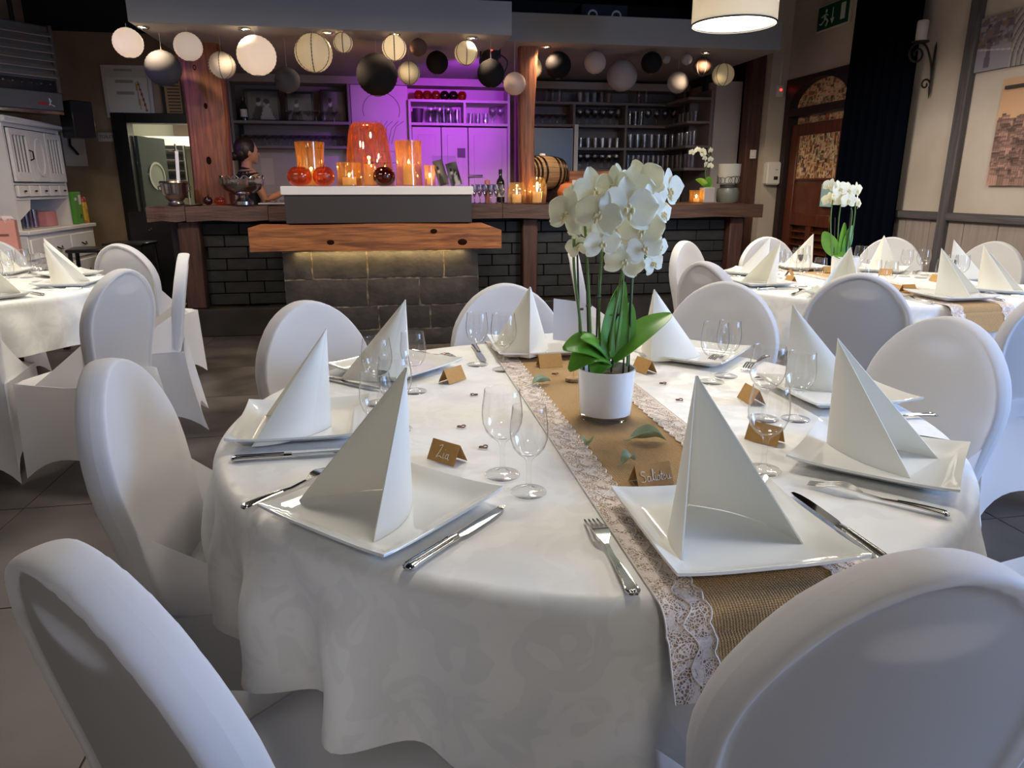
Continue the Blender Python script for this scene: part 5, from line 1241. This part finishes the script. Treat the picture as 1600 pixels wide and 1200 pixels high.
# ================================================================== RIGHT WALL
# curtain
cy0, cy1 = 5.22, 6.03
cu_ = thing('curtain', 'floor length black curtain beside the mahogany door', 'curtain', (XR-.1, (cy0+cy1)/2, 0))
def cur(u, v): y = (u-.5)*(cy1-cy0); return (.035*sin(u*2*PI*7)*(.6+.4*(1-v)), y, .03+3.1*v)
MB().slab(84, 6, cur, (.004, 0, 0)).build('drape', velvet, cu_)
MB().tube([(0, -.45, 3.14), (0, .45, 3.14)], .014, 8).build('rod', iron, cu_)
# sconce: leaf-shaped back bar, two scrolls, pan and candle
p = PX(1457, 110, XR-.02); zt = PX(1437, 84, XR-.12).z
t = thing('wall_sconce', 'wrought iron wall sconce with scrolls holding a white pillar candle', 'sconce', (XR-.02, p.y, p.z))
MB().tube([(0, 0, .20), (0, 0, .16), (0, 0, 0), (0, 0, -.15), (0, 0, -.20)], [.002, .012, .014, .012, .002], 8, sq=.5).build('back_bar', iron, t)
def spiral(c, r0, turns, a0, sg, n=28): return [(c[0]+r0*(1-.75*i/n)*cos(a0+sg*turns*2*PI*i/n), 0, c[1]+r0*(1-.75*i/n)*sin(a0+sg*turns*2*PI*i/n)) for i in range(n+1)]
up = smooth_pts([(0, 0, -.10), (-.02, 0, .04), (-.08, 0, .16), (-.14, 0, .19)], 6)
MB().tube([tuple(q) for q in up]+spiral((-.15, .11), .075, 1.35, PI/2, 1), .008, 6).build('upper_scroll', iron, t)
MB().tube(spiral((-.045, -.10), .045, 1.2, -.6, 1), .007, 6).build('lower_scroll', iron, t)
MB().lathe([(0, .185), (.05, .185), (.062, .195), (.058, .197), (.0, .192)], 24, cx=-.135).build('pan', iron, t)
MB().lathe([(0, .197), (.040, .197), (.040, .33), (.034, .338), (0, .330)], 24, cx=-.135).build('pillar_candle', mat('white_wax', (.62, .57, .55), .6, trans=.2), t)
MB().tube([(-.135, 0, .33), (-.135, 0, .345)], .0015, 4).build('wick', stickm, t)
# printed canvases
def city(seed, sky, base, horizon=.62, warm=True):
    r = random.Random(seed); rows = []
    for k in range(34):
        y = horizon*(1-k/36); rows.append((y, [(r.uniform(0, 1), r.uniform(.03, .16), r.uniform(.0, .06), r.uniform(.25, 1.1)) for _ in range(14)]))
    def fn(u, v):
        c = tuple(a*(1-.35*v)+.02 for a in sky) if v > horizon else base
        for y, bl in rows:
            for x, w, h, g in bl:
                if x < u < x+w and v < y+h and v > y-.10:
                    q = ((v*60) % 1 < .35) and ((u*46) % 1 < .45)
                    top = v > y+h-.018
                    c = tuple(b*g*(.35 if q else (.55 if top else 1)) for b in base)
        return c
    return fn
def bust(seed):
    r = random.Random(seed); bl = [(r.uniform(0, 1), r.uniform(.45, 1), r.uniform(.03, .09), r.choice(((.20, .13, .10), (.06, .06, .08), (.24, .23, .26), (.12, .10, .10), (.10, .09, .12)))) for _ in range(120)]
    def fn(u, v):
        c = (.26, .25, .30) if v < .45 else (.16, .14, .15)
        for x, y, s, k in bl:
            if abs(u-x) < s and abs(v-y) < s*.6: c = k
        if v < .5 and abs(u-.35) < .10*(1-v) and v > .05: c = (.11, .10, .13)
        if abs(v-(.42-.1*u)) < .012: c = (.5, .48, .5)
        return c
    return fn
def arches(u, v):
    r = math.hypot(u-1.3, (v-.1)*1.3); return (.26, .22, .21) if (r*7) % 1 < .4 else ((.10, .09, .09) if (r*7) % 1 < .7 else (.36, .32, .31))
def canvas(x0, x1, y0, y1, fn, lab, nx, ny, extra=None):
    a, b = PX(x0, (y0+y1)/2, XR-.02), PX(x1, (y0+y1)/2, XR-.02); zt, zb = PX((x0+x1)/2, y0, XR-.02).z, PX((x0+x1)/2, y1, XR-.02).z
    w = a.y-b.y; t = thing('canvas_print', lab, 'picture', (XR-.024, (a.y+b.y)/2, zb))
    bx(.0, .022, -w/2, w/2, 0, zt-zb).build('stretcher', charcoal, t, bevel=.002)
    flatprint('printed_face', w, zt-zb, nx, ny, fn, t, Matrix(((0, 1, 0, -.0012), (-1, 0, 0, 0), (0, 0, 1, 0), (0, 0, 0, 1))), .55)
    if extra: extra(t, w, zt-zb)
canvas(1530, 1582, 24, 108, bust(4), 'smaller canvas print of a grey street scene with a dark figure', 40, 60)
canvas(1584, 1640, 8, 98, arches, 'canvas print of grey curved arches beside the street scene', 40, 50)
canvas(1556, 1650, 118, 290, city(8, (.78, .46, .26), (.46, .27, .22), .62), 'large canvas print of a sunset over rooftops', 70, 120,
       lambda t, w, h: bx(-.02, -.002, -w*.05, w*.42, h*.90, h*.93).build('dark_bar', charcoal, t))
# exit sign
a, b = PX(1280, 24, XR-.03), PX(1327, 20, XR-.03); zt, zb = PX(1303, 5, XR-.03).z, PX(1303, 41, XR-.03).z; w = a.y-b.y; h = zt-zb
t = thing('exit_sign', 'green emergency exit sign with running figure, down arrow and door', 'sign', (XR-.035, (a.y+b.y)/2, (zt+zb)/2))
bx(-.0, .035, -w/2-.012, w/2+.012, -h/2-.012, h/2+.012).build('housing', mat('cream_plastic', (.50, .48, .38), .5), t, bevel=.005)
bx(-.004, .0, -w/2, w/2, -h/2, h/2).build('green_panel', mat('exit_green', (.006, .060, .032), .4), t)
B = lambda: (Vector((0, -1, 0)), Vector((0, 0, 1)), Vector((-1, 0, 0)), Vector((-.004, 0, 0)))
wm = mat('sign_white', (.55, .62, .55), .5)
MB().prism([(w*.26, -h*.32), (w*.40, -h*.32), (w*.40, h*.36), (w*.26, h*.36)], .002, B()).build('door_symbol', wm, t)
MB().prism([(-.006, h*.32), (.006, h*.32), (.006, -h*.12), (.03, -h*.12), (0, -h*.36), (-.03, -h*.12), (-.006, -h*.12)], .002, B()).build('arrow_symbol', wm, t)
rm = MB()
for P_ in (((-.30, .10), (-.24, .16), (-.20, -.06), (-.27, -.10)), ((-.29, .13), (-.38, .06), (-.36, .02), (-.28, .08)), ((-.24, .14), (-.16, .04), (-.14, .07), (-.23, .17)), ((-.26, -.08), (-.36, -.22), (-.42, -.18), (-.43, -.22), (-.36, -.28), (-.23, -.10)), ((-.24, -.06), (-.17, -.18), (-.22, -.36), (-.18, -.38), (-.12, -.17), (-.20, -.03))):
    rm.prism([(x*w, y*h*1.05) for x, y in P_], .002, B())
rm.prism([(-.22*w+.016*cos(q*PI/5), .27*h+.016*sin(q*PI/5)) for q in range(10)], .002, B()); rm.build('running_figure', wm, t, smooth=False)
# thermostat box, switch and dispenser by the pier
p = PY(1176, 271, 7.19)
t = thing('wall_dispenser', 'white towel dispenser with a small dark window on the wall pier', 'dispenser', (4.045, 7.199, p.z)); bx(-.078, .078, -.09, 0, -.115, .115).build('casing', white_lac, t, bevel=.012, seg=2); bx(.0, .045, -.0915, -.09, -.065, -.03).build('dark_window', dark_gl, t); bx(.01, .04, -.0915, -.09, .035, .04).build('mark', charcoal, t)
p = PY(1175, 241, 7.29); t = thing('wall_switch', 'small pale wall switch on the dark post', 'switch', (3.885, 7.299, p.z)); bx(-.035, .035, -.012, 0, -.045, .045).build('plate', white_paint, t, bevel=.004); bx(-.014, .014, -.017, -.012, -.022, .022).build('rocker', white_lac, t, bevel=.003)
p = PY(1192, 142, 7.19); t = thing('call_point', 'small pale wall box with a red light and a conduit above it', 'alarm', (4.06, 7.199, p.z)); bx(-.033, .033, -.04, 0, -.06, .06).build('case', white_paint, t, bevel=.005); MB().lathe([(0, -.002), (.012, 0), (0, .004)], 10).build('red_light', MATS['red_led'], t).matrix_local = Matrix.Translation((0, -.042, .01)) @ Matrix.Rotation(PI/2, 4, 'X'); MB().tube([(0, -.012, .06), (0, -.012, .42)], .008, 6).build('conduit', white_paint, t)

# ================================================================== LEFT CORNER
# dresser against the left wall
DX, dy0, dy1 = -2.9, 6.5, 7.9
dr = thing('dresser', 'white painted dresser with barred glass doors, small drawers and an open niche', 'dresser', (DX, dy0, 0))
bx(-.56, 0, 0, 1.38, .08, .86).build('lower_body', white_paint, dr, bevel=.004)
bx(-.58, .03, -.02, 1.40, .86, .895).build('worktop', white_paint, dr, bevel=.006)
for x in (-.5, -.06):
    for y in (.06, 1.32): bx(x-.03, x+.03, y-.03, y+.03, 0, .08).build('foot', white_paint, dr, bevel=.004)
MB().box(-.56, -.04, 0, .03, .895, 1.74).box(-.56, -.04, 1.0, 1.03, .895, 1.74).box(-.56, -.53, .03, 1.0, .895, 1.74).box(-.53, -.04, .03, 1.0, 1.14, 1.16).box(-.53, -.04, .03, 1.0, 1.26, 1.275).box(-.53, -.04, .03, 1.0, 1.71, 1.74).build('hutch', white_paint, dr, smooth=False)
bx(-.58, .0, -.03, 1.06, 1.74, 1.79).build('cornice', white_paint, dr, bevel=.012)
def plank_door(y0, y1):
    d_ = MB().box(-.04, -.015, y0, y0+.05, 1.285, 1.70).box(-.04, -.015, y1-.05, y1, 1.285, 1.70).box(-.04, -.015, y0+.05, y1-.05, 1.285, 1.36).box(-.04, -.015, y0+.05, y1-.05, 1.65, 1.70).build('door', white_paint, dr, bevel=.003)
    bx(-.035, -.03, y0+.05, y1-.05, 1.36, 1.65).build('glass_pane', dark_gl, d_)
    for k in (1, 2, 3): yy = y0+.05+(y1-y0-.1)*k/4; bx(-.035, -.018, yy-.006, yy+.006, 1.36, 1.65).build('glazing_bar', white_paint, d_)
    return d_
d_ = plank_door(.04, .36); MB().tube([(-.015, .335, 1.46), (.012, .335, 1.47), (.012, .335, 1.53), (-.015, .335, 1.54)], .006, 6).build('pull', brassm, d_)
plank_door(.67, .99)
ce = bx(-.04, -.018, .37, .66, 1.285, 1.70).build('centre_panel', white_paint, dr, bevel=.003)
MB().tube([(-.012, .515+.08*cos(a), 1.49+.15*sin(a)) for a in [2*PI*i/24 for i in range(25)]], .012, 6, sq=.6).build('oval_moulding', white_paint, ce)
for k in range(5):
    y0 = .05+k*.19; q = bx(-.05, -.02, y0, y0+.175, 1.165, 1.255).build('small_drawer', white_paint, dr, bevel=.004); MB().sphere((-.008, y0+.088, 1.21), .013, 8, 6, (.8, 1.4, .6)).build('knob', brassm, q)
for (y0, y1, z0, z1) in ((.28, .78, .60, .82), (.80, 1.34, .60, .82), (.28, .78, .34, .57), (.80, 1.34, .34, .57)):
    q = bx(-.02, .015, y0, y1, z0, z1).build('drawer', white_paint, dr, bevel=.006); MB().tube([(.015, (y0+y1)/2-.05, z0+.13), (.035, (y0+y1)/2-.02, z0+.11), (.035, (y0+y1)/2+.02, z0+.11), (.015, (y0+y1)/2+.05, z0+.13)], .007, 6).build('pull', brassm, q)
bx(-.02, .01, .03, .25, .34, .82).build('cupboard_door', white_paint, dr, bevel=.006)
MB().prism([(0, 0), (.25, 0), (.22, .08), (.12, .12), (.02, .16), (0, .16)], .012, (Vector((0, 1, 0)), Vector((0, 0, -1)), Vector((1, 0, 0)), Vector((-.06, .03, 1.14)))).build('niche_bracket', white_paint, dr)
# heater above the dresser, turned into the room
ha = R(48)
hx = thing('unit_heater', 'dark louvred air heater with a red and white badge hanging above the dresser', 'heater', (-3.02, 7.18, 1.88), ha)
# local x runs along the face towards the back wall, -y looks into the room
heat_m = mat('heater_casing', (.10, .092, .085), .45)
bx(-.62, .30, .0, .34, 0, .72).build('casing', heat_m, hx, bevel=.01)
bx(-.62, .30, -.02, .0, .02, .17).build('lower_panel', heat_m, hx, bevel=.004); bx(-.60, .29, -.03, -.0, -.012, .012).build('bright_strip', chrome, hx)
for s in (-.62, .27): bx(s, s+.03, -.03, 0, .17, .72).build('side_rail', lm if 'lm' in globals() else heat_m, hx, bevel=.003)
bx(-.59, .27, -.012, .0, .17, .27).build('dark_grille', black_satin, hx)
for k in range(11): MB().lathe([(0, 0), (.011, 0), (.013, .02), (.006, .03), (0, .03)], 8).build('burner_stud', chrome, hx).matrix_local = Matrix.Translation((-.54+.075*k, -.012, .235)) @ Matrix.Rotation(PI/2, 4, 'X')
lm = mat('louvre_metal', (.34, .29, .26), .5, .2)
for k in range(6): MB().prism([(0, 0), (-.05, -.035), (-.055, -.028), (-.004, .008)], .86, (Vector((0, 1, 0)), Vector((0, 0, 1)), Vector((1, 0, 0)), Vector((-.59, -.005, .32+.067*k)))).build('louvre', lm, hx, smooth=False)
bx(.09, .17, -.024, -.021, .06, .085).build('red_badge', mat('badge_red', (.35, .02, .02), .4), hx); MB().tube([(.18, -.024, .06), (.20, -.024, .10), (.185, -.024, .12), (.19, -.024, .07), (.225, -.024, .055)], .004, 4).build('white_badge', white_lac, hx)
for hq in (.1, -.4): MB().tube([(hq, .2, .72), (hq, .2, ZC-1.88)], .02, 8).build('hanger', blackm, hx)
bx(.34, .54, -.06, .16, -.2, .12).build('drip_box', black_satin, hx, bevel=.008)
p = PY(116, 235, 8.58); t = thing('wall_plate', 'white metal plate with a bent pipe on the wall beside the dresser', 'plate', (p.x, 8.598, p.z)); bx(-.11, .11, -.012, 0, -.16, .18).build('plate', white_paint, t, bevel=.004); MB().tube([(-.02, -.02, .18), (-.02, -.05, .05), (.03, -.05, -.02), (.03, -.015, -.04)], .012, 6).build('pipe', blackm, t)
# frames on the back wall
def poster(u, v):
    if abs(u-.72-(.5-v)*.08) < .018 and .12 < v < .72: return (.45, .30, .05)
    if abs(u-(.80+(.5-v)*.22)) < .02 and .08 < v < .75: return (.35, .02, .02)
    if .2 < u < .65 and v > .35 and (v*40) % 1 < .25: return (.34, .32, .29)
    return (.70, .67, .62) if v < .8 else (.58, .55, .5)
def recipe(u, v): return (.06, .03, .01) if (v*11) % 1 < .3 and .15 < u < .9 else (.42, .25, .12)
for x0, x1, y0, y1, fm, fn, lab, w in ((168, 243, 102, 184, white_paint, poster, 'pale framed poster with a red and a yellow stroke above the kitchen door', .035), (257, 292, 120, 184, black_satin, recipe, 'black framed brown text sheet half hidden by the timber post', .03)):
    p, r_, zt = span(x0, x1, y0, y1, 8.57); zb = PY(x0, y1, 8.57).z; h = zt-zb
    t = thing('picture_frame', lab, 'picture frame', (p.x, 8.57, zb))
    for a in ((-r_, r_, 0, w), (-r_, r_, h-w, h), (-r_, -r_+w, w, h-w), (r_-w, r_, w, h-w)): bx(a[0], a[1], -.005, .025, a[2], a[3]).build('frame_rail', fm, t, bevel=.004)
    flatprint('sheet', 2*(r_-w)+.004, h-2*w+.004, 40, 44, fn, t, Matrix.Translation((0, .012, w-.002)), .4); bx(-r_+.005, r_-.005, .016, .024, .005, h-.005).build('backing', charcoal, t)
p = PY(168, 214, 8.59); t = thing('door_sign', 'small white sign lettered TOILET beside the black door frame', 'sign', (p.x-.01, 8.598, p.z)); bx(-.085, .085, -.008, 0, -.045, .045).build('plate', white_paint, t, bevel=.003); text('TOILET', .045, charcoal, t, Matrix.Translation((0, -.0085, 0)) @ FACE_Y)
# things on the dresser
ZD = .897
for k in range(7): glass(hib, DX-.20+.07*(k % 2), 6.62+.075*k, ZD, 'in the niche of the white dresser')
tag(bx(-.08, .08, -.11, .11, 0, .13).build('pink_box', mat('pink_card_box', (.52, .20, .22), .7), None, loc=(DX-.20, 7.30, ZD), bevel=.003), 'small pink box in the dresser niche', 'box')
t = thing('green_box', 'bright green cardboard box with a white badge on the dresser', 'box', (DX-.13, 7.69, ZD), R(8)); bx(-.10, .10, -.13, .13, 0, .30).build('carton', mat('green_carton', (.07, .26, .025), .6), t, bevel=.003); bx(.10, .102, .02, .11, .18, .27).build('white_badge', white_lac, t, bevel=.0005); MB().tube([(.102, .04+.02*cos(a), .07+.02*sin(a)) for a in [.5*i for i in range(12)]], .004, 4).build('green_mark', mat('dark_green', (.02, .10, .01), .6), t); bx(.10, .1015, -.12, -.04, .22, .245).build('pale_mark', white_paint, t)
t = thing('squeeze_bottle', 'yellow squeeze bottle with a red cap on the dresser', 'bottle', (DX-.05, 7.86, ZD)); MB().lathe([(0, 0), (.032, 0), (.034, .02), (.034, .17), (.028, .20), (0, .2)], 18).build('body', mat('yellow_plastic', (.55, .34, .02), .4, c2=(.40, .10, .02), scale=22, lo=.55, hi=.6), t); MB().lathe([(0, .2), (.03, .2), (.03, .235), (.018, .25), (0, .25)], 14).build('cap', mat('red_plastic', (.40, .02, .02), .4), t)
# gift table and bags
t = thing('gift_table', 'small white clothed side table under the pink gift bags', 'table', (-2.9, 5.75, 0)); bx(-.4, .4, -.3, .3, .70, .74).build('tabletop', white_paint, t, bevel=.004); MB().box(-.41, .41, -.31, .31, .741, .746).build('cloth_top', cloth, t)
for sx in (-.36, .36):
    for sy in (-.26, .26): bx(sx-.02, sx+.02, sy-.02, sy+.02, 0, .70).build('leg', iron, t)
bagm = mat('pink_bag_paper', (.55, .24, .19), .7)
for k, (x, y, w, h, rz, lab) in enumerate(((-2.70, 5.68, .20, .27, .25, 'peach gift bag with faint lettering, in front of the dresser'), (-2.98, 5.86, .22, .36, .1, 'taller pink gift bag beside the peach bag'))):
    t = thing('gift_bag', lab, 'gift bag', (x, y, .747), rz)
    MB().box(-w/2, w/2, -.05, -.046, 0, h).box(-w/2, w/2, .046, .05, 0, h).box(-w/2, -w/2+.004, -.046, .046, 0, h).box(w/2-.004, w/2, -.046, .046, 0, h).box(-w/2, w/2, -.046, .046, 0, .004).build('bag_body', bagm, t, smooth=False)
    MB().tube(bez((-.05, -.05, h-.02), (0, -.06, h+.12), (.05, -.05, h-.02), 10), .0025, 5).build('handle', mat('cord_%d' % k, (.6, .5, .45), .7), t)
    tp = MB(); r = random.Random(k)
    for q in range(7): tp.sphere((r.uniform(-w*.35, w*.35), r.uniform(-.03, .03), h+.01), .035, 6, 4, (1, .7, .7))
    tp.build('tissue_paper', mat('tissue_%d' % k, (.66, .50, .48), .8), t)
    for q, (zz, ww) in enumerate(((.62, .11), (.35, .05))): bx(-ww/2, ww/2, -.0515, -.05, h*zz-.008, h*zz+.008).build('printed_line', mat('bag_print_%d_%d' % (k, q), (.16, .06, .05), .7), t)
# black stools by the kitchen doorway
for k, (px_, py_, rz, lab) in enumerate(((140, 378, .2, 'black square stool beside the dresser'), (180, 371, -.1, 'black square stool at the kitchen door frame'))):
    t = thing('bar_stool', lab, 'stool', ((-2.58, -2.48)[k], (6.95, 7.6)[k], 0), rz)
    bx(-.19, .19, -.19, .19, .69, .72).build('seat', black_satin, t, bevel=.008)
    for sx in (-1, 1):
        for sy in (-1, 1): MB().tube([(sx*.16, sy*.16, .69), (sx*.19, sy*.19, 0)], .018, 6).build('leg', black_satin, t)
    for z in (.25,): MB().tube([(-.18, -.18, z), (.18, -.18, z), (.18, .18, z), (-.18, .18, z), (-.18, -.18, z)], .012, 6).build('footrest', black_satin, t)
# ================================================================== WOMAN BEHIND THE BAR
skin = mat('skin', (.46, .25, .17), .55, c2=(.50, .28, .20), scale=9)
hairm = mat('dark_hair', (.014, .008, .006), .45, bump=.4, bscale=30, stretch=(6, 1, 1))
topm = mat('black_top', (.008, .008, .010), .85)
P_ = PY(393, 300, 7.35)
wo = thing('person', 'person with dark pinned-up hair and a black sleeveless top working behind the bar', 'person', (P_.x-.02, 7.35, 0), R(-62))
b = MB()   # local: faces +Y, x to her right hand side
b.tube([(0, 0, .84), (0, .0, .92), (0, .005, 1.02), (0, .01, 1.10), (0, .012, 1.20), (0, .005, 1.30), (0, -.005, 1.37), (0, -.01, 1.405)], [.10, .118, .108, .092, .108, .112, .090, .055], 14, sq=1.5)
b.tube([(0, -.012, 1.36), (0, -.002, 1.43), (0, .012, 1.50)], [.062, .049, .050], 12)
b.sphere((0, .018, 1.565), .10, 18, 14, (.76, .95, 1.14)); b.sphere((0, .062, 1.50), .05, 12, 8, (.95, .85, .85)); b.sphere((0, .088, 1.475), .022, 8, 6)
b.tube([(0, .108, 1.575), (0, .124, 1.545), (0, .108, 1.535)], [.008, .014, .010], 8); b.sphere((0, .106, 1.508), .016, 8, 6, (1.3, .6, .6))
for s in (-1, 1):
    b.sphere((s*.077, .01, 1.55), .024, 8, 6, (.4, .8, 1.2)); b.sphere((s*.03, .098, 1.565), .013, 8, 6, (1.2, .5, .8)); b.sphere((s*.032, .10, 1.588), .014, 8, 6, (1.5, .4, .4))
def arm(S, E_, W_, H_):
    S, E_, W_, H_ = map(Vector, (S, E_, W_, H_))
    b.tube([S, S.lerp(E_, .35), E_, E_.lerp(W_, .35), W_], [.056, .046, .038, .036, .026], 10)
    d = (H_-W_).normalized(); sd = d.cross(Vector((0, 0, 1))).normalized(); up = sd.cross(d)
    b.tube([W_, W_+d*.04, W_+d*.085], [.024, .034, .036], 10, sq=.6)
    for k, (o, l) in enumerate(((-.026, .062), (-.009, .074), (.009, .070), (.026, .054))):
        p = W_+d*.082+sd*o; b.tube([p, p+d*l*.5-up*.004, p+d*l*.85-up*.018, p+d*l-up*.026], [.0085, .0085, .0078, .006], 7)
    p = W_+d*.03+sd*-.03; b.tube([p, p-sd*.022+d*.022, p-sd*.03+d*.05], [.0105, .0095, .007], 7)
arm((.165, -.005, 1.345), (.225, .07, 1.12), (.14, .30, 1.20), (.11, .42, 1.24)); arm((-.165, -.005, 1.345), (-.23, .04, 1.10), (-.12, .26, 1.08), (-.08, .36, 1.07))
for s in (-1, 1):
    b.tube([(s*.085, 0, .90), (s*.09, .01, .70), (s*.088, .012, .47), (s*.088, -.005, .28), (s*.088, -.01, .09)], [.098, .082, .058, .056, .040], 12)
    b.tube([(s*.088, -.05, .035), (s*.09, .03, .04), (s*.093, .12, .028), (s*.094, .165, .022)], [.034, .04, .036, .024], 10, sq=.8)
bo = b.build('body', skin, wo)
rm_ = bo.modifiers.new('merge', 'REMESH'); rm_.mode = 'VOXEL'; rm_.voxel_size = .0075; rm_.use_smooth_shade = True
sm_ = bo.modifiers.new('soften', 'SMOOTH'); sm_.iterations = 4; sm_.factor = .5
c = MB().tube([(0, 0, .80), (0, .0, .92), (0, .005, 1.02), (0, .01, 1.10), (0, .012, 1.20), (0, .005, 1.30), (0, -.004, 1.355), (0, -.008, 1.392)], [.112, .127, .117, .101, .118, .121, .101, .068], 20, sq=1.5)
c.build('sleeveless_top', topm, wo)
MB().tube([(.055*cos(a), -.01+.055*sin(a), 1.405+.012*sin(a+PI)) for a in [2*PI*i/16 for i in range(17)]], .011, 6).build('neckline', topm, wo)
tr = MB()
for s in (-1, 1): tr.tube([(s*.07, 0, .92), (s*.09, .01, .70), (s*.088, .012, .47), (s*.088, -.005, .28), (s*.088, -.01, .08)], [.118, .095, .072, .070, .066], 14)
tr.build('trousers', topm, wo)
hr = MB().sphere((0, -.004, 1.585), .105, 20, 14, (.82, 1.0, 1.08)).sphere((0, -.05, 1.545), .075, 14, 10, (1, .8, 1))
hr.sphere((0, -.112, 1.52), .045, 12, 8, (1.1, .8, .9))
hr.v = [(x, y if y < .075 else .075+(y-.075)*.1, z) for x, y, z in hr.v]
hr.build('hair', hairm, wo)
for s in (-1, 1): MB().sphere((s*.03, .1055, 1.565), .0085, 8, 6).build('eye', dark_gl, wo)
# ================================================================== CEILING LAMPS
shade_m = mat('lamp_shade_fabric', (.70, .66, .58), .8, trans=.35)
diff_m = mat('lamp_diffuser', (1, 1, 1), .5, emit=5.0, ecol=(1, .96, .88))
def pendant(x, y, z, label, e=42, group=None):
    t = thing('pendant_lamp', label, 'lamp', (x, y, z), 0, group)
    MB().lathe([(.262, 0), (.262, .30), (.259, .30), (.259, 0), (.262, 0)], 48).build('drum_shade', shade_m, t)
    MB().lathe([(0, .012), (.257, .012), (.257, .018), (0, .018)], 40).build('diffuser', diff_m, t)
    MB().lathe([(.2635, -.003), (.2635, .006), (.258, .006), (.258, -.003), (.2635, -.003)], 48).build('lower_rim', iron, t)
    MB().tube([(0, 0, .25), (0, 0, ZC-z)], .005, 6).build('cable', blackm, t)
    l = light('pendant_lamp_light', 'AREA', (0, 0, .004), e, (1, .90, .74), (0, 0, 0), shape='DISK', size=.48); l.parent = t
    l2 = light('pendant_lamp_bulb', 'POINT', (0, 0, .16), e*.10, (1, .88, .7), shadow_soft_size=.06); l2.parent = t
    return t
pendant(2.24, 4.6, 2.235, 'white drum pendant lamp hanging above the table by the mahogany door')
for x, y, z, e, lb in ((.55, 4.25, 2.55, 20, 'unseen drum pendant lamp added to brighten the bar soffit'), (-2.3, 4.1, 2.6, 24, 'unseen drum pendant lamp added above the dresser table to brighten its corner'), (3.1, 2.9, 2.6, 17, 'unseen drum pendant lamp added to brighten the timber lattice wall'), (-1.45, 3.75, 2.55, 17, 'white drum pendant lamp between the dresser table and the orchid table'), (.7, 1.9, 2.45, 12, 'white drum pendant lamp above the orchid table'), (2.6, 1.4, 2.6, 9, 'white drum pendant lamp near the first window'), (.1, -1.7, 2.6, 15, 'unseen drum pendant lamp added as fill in the front of the hall')):  # unseen pendants, several added as fill for soffit, walls and foreground
    pendant(x, y, z, lb, e)
# violet led spot on the left wall, out of view, that rims the timber post and the dresser side
t = thing('stage_light', 'black led spot on the left wall throwing violet light along the bar', 'stage light', (-3.36, 4.7, 2.55))
dv = Vector((1.9, 2.0, -1.0))
MB().lathe([(.0, -.09), (.06, -.09), (.072, -.02), (.072, .10), (.066, .10), (.066, .0), (0, -.02)], 20).build('can', blackm, t).rotation_euler = dv.to_track_quat('Z', 'Y').to_euler()
MB().tube([(-.14, 0, 0), (-.02, 0, 0)], .012, 6).build('arm', blackm, t)
l = light('violet_spot_beam', 'SPOT', tuple(dv.normalized()*.1), 60, (.30, .16, 1.0), dv.to_track_quat('-Z', 'Y').to_euler(), spot_size=R(40), spot_blend=.8, shadow_soft_size=.04); l.parent = t
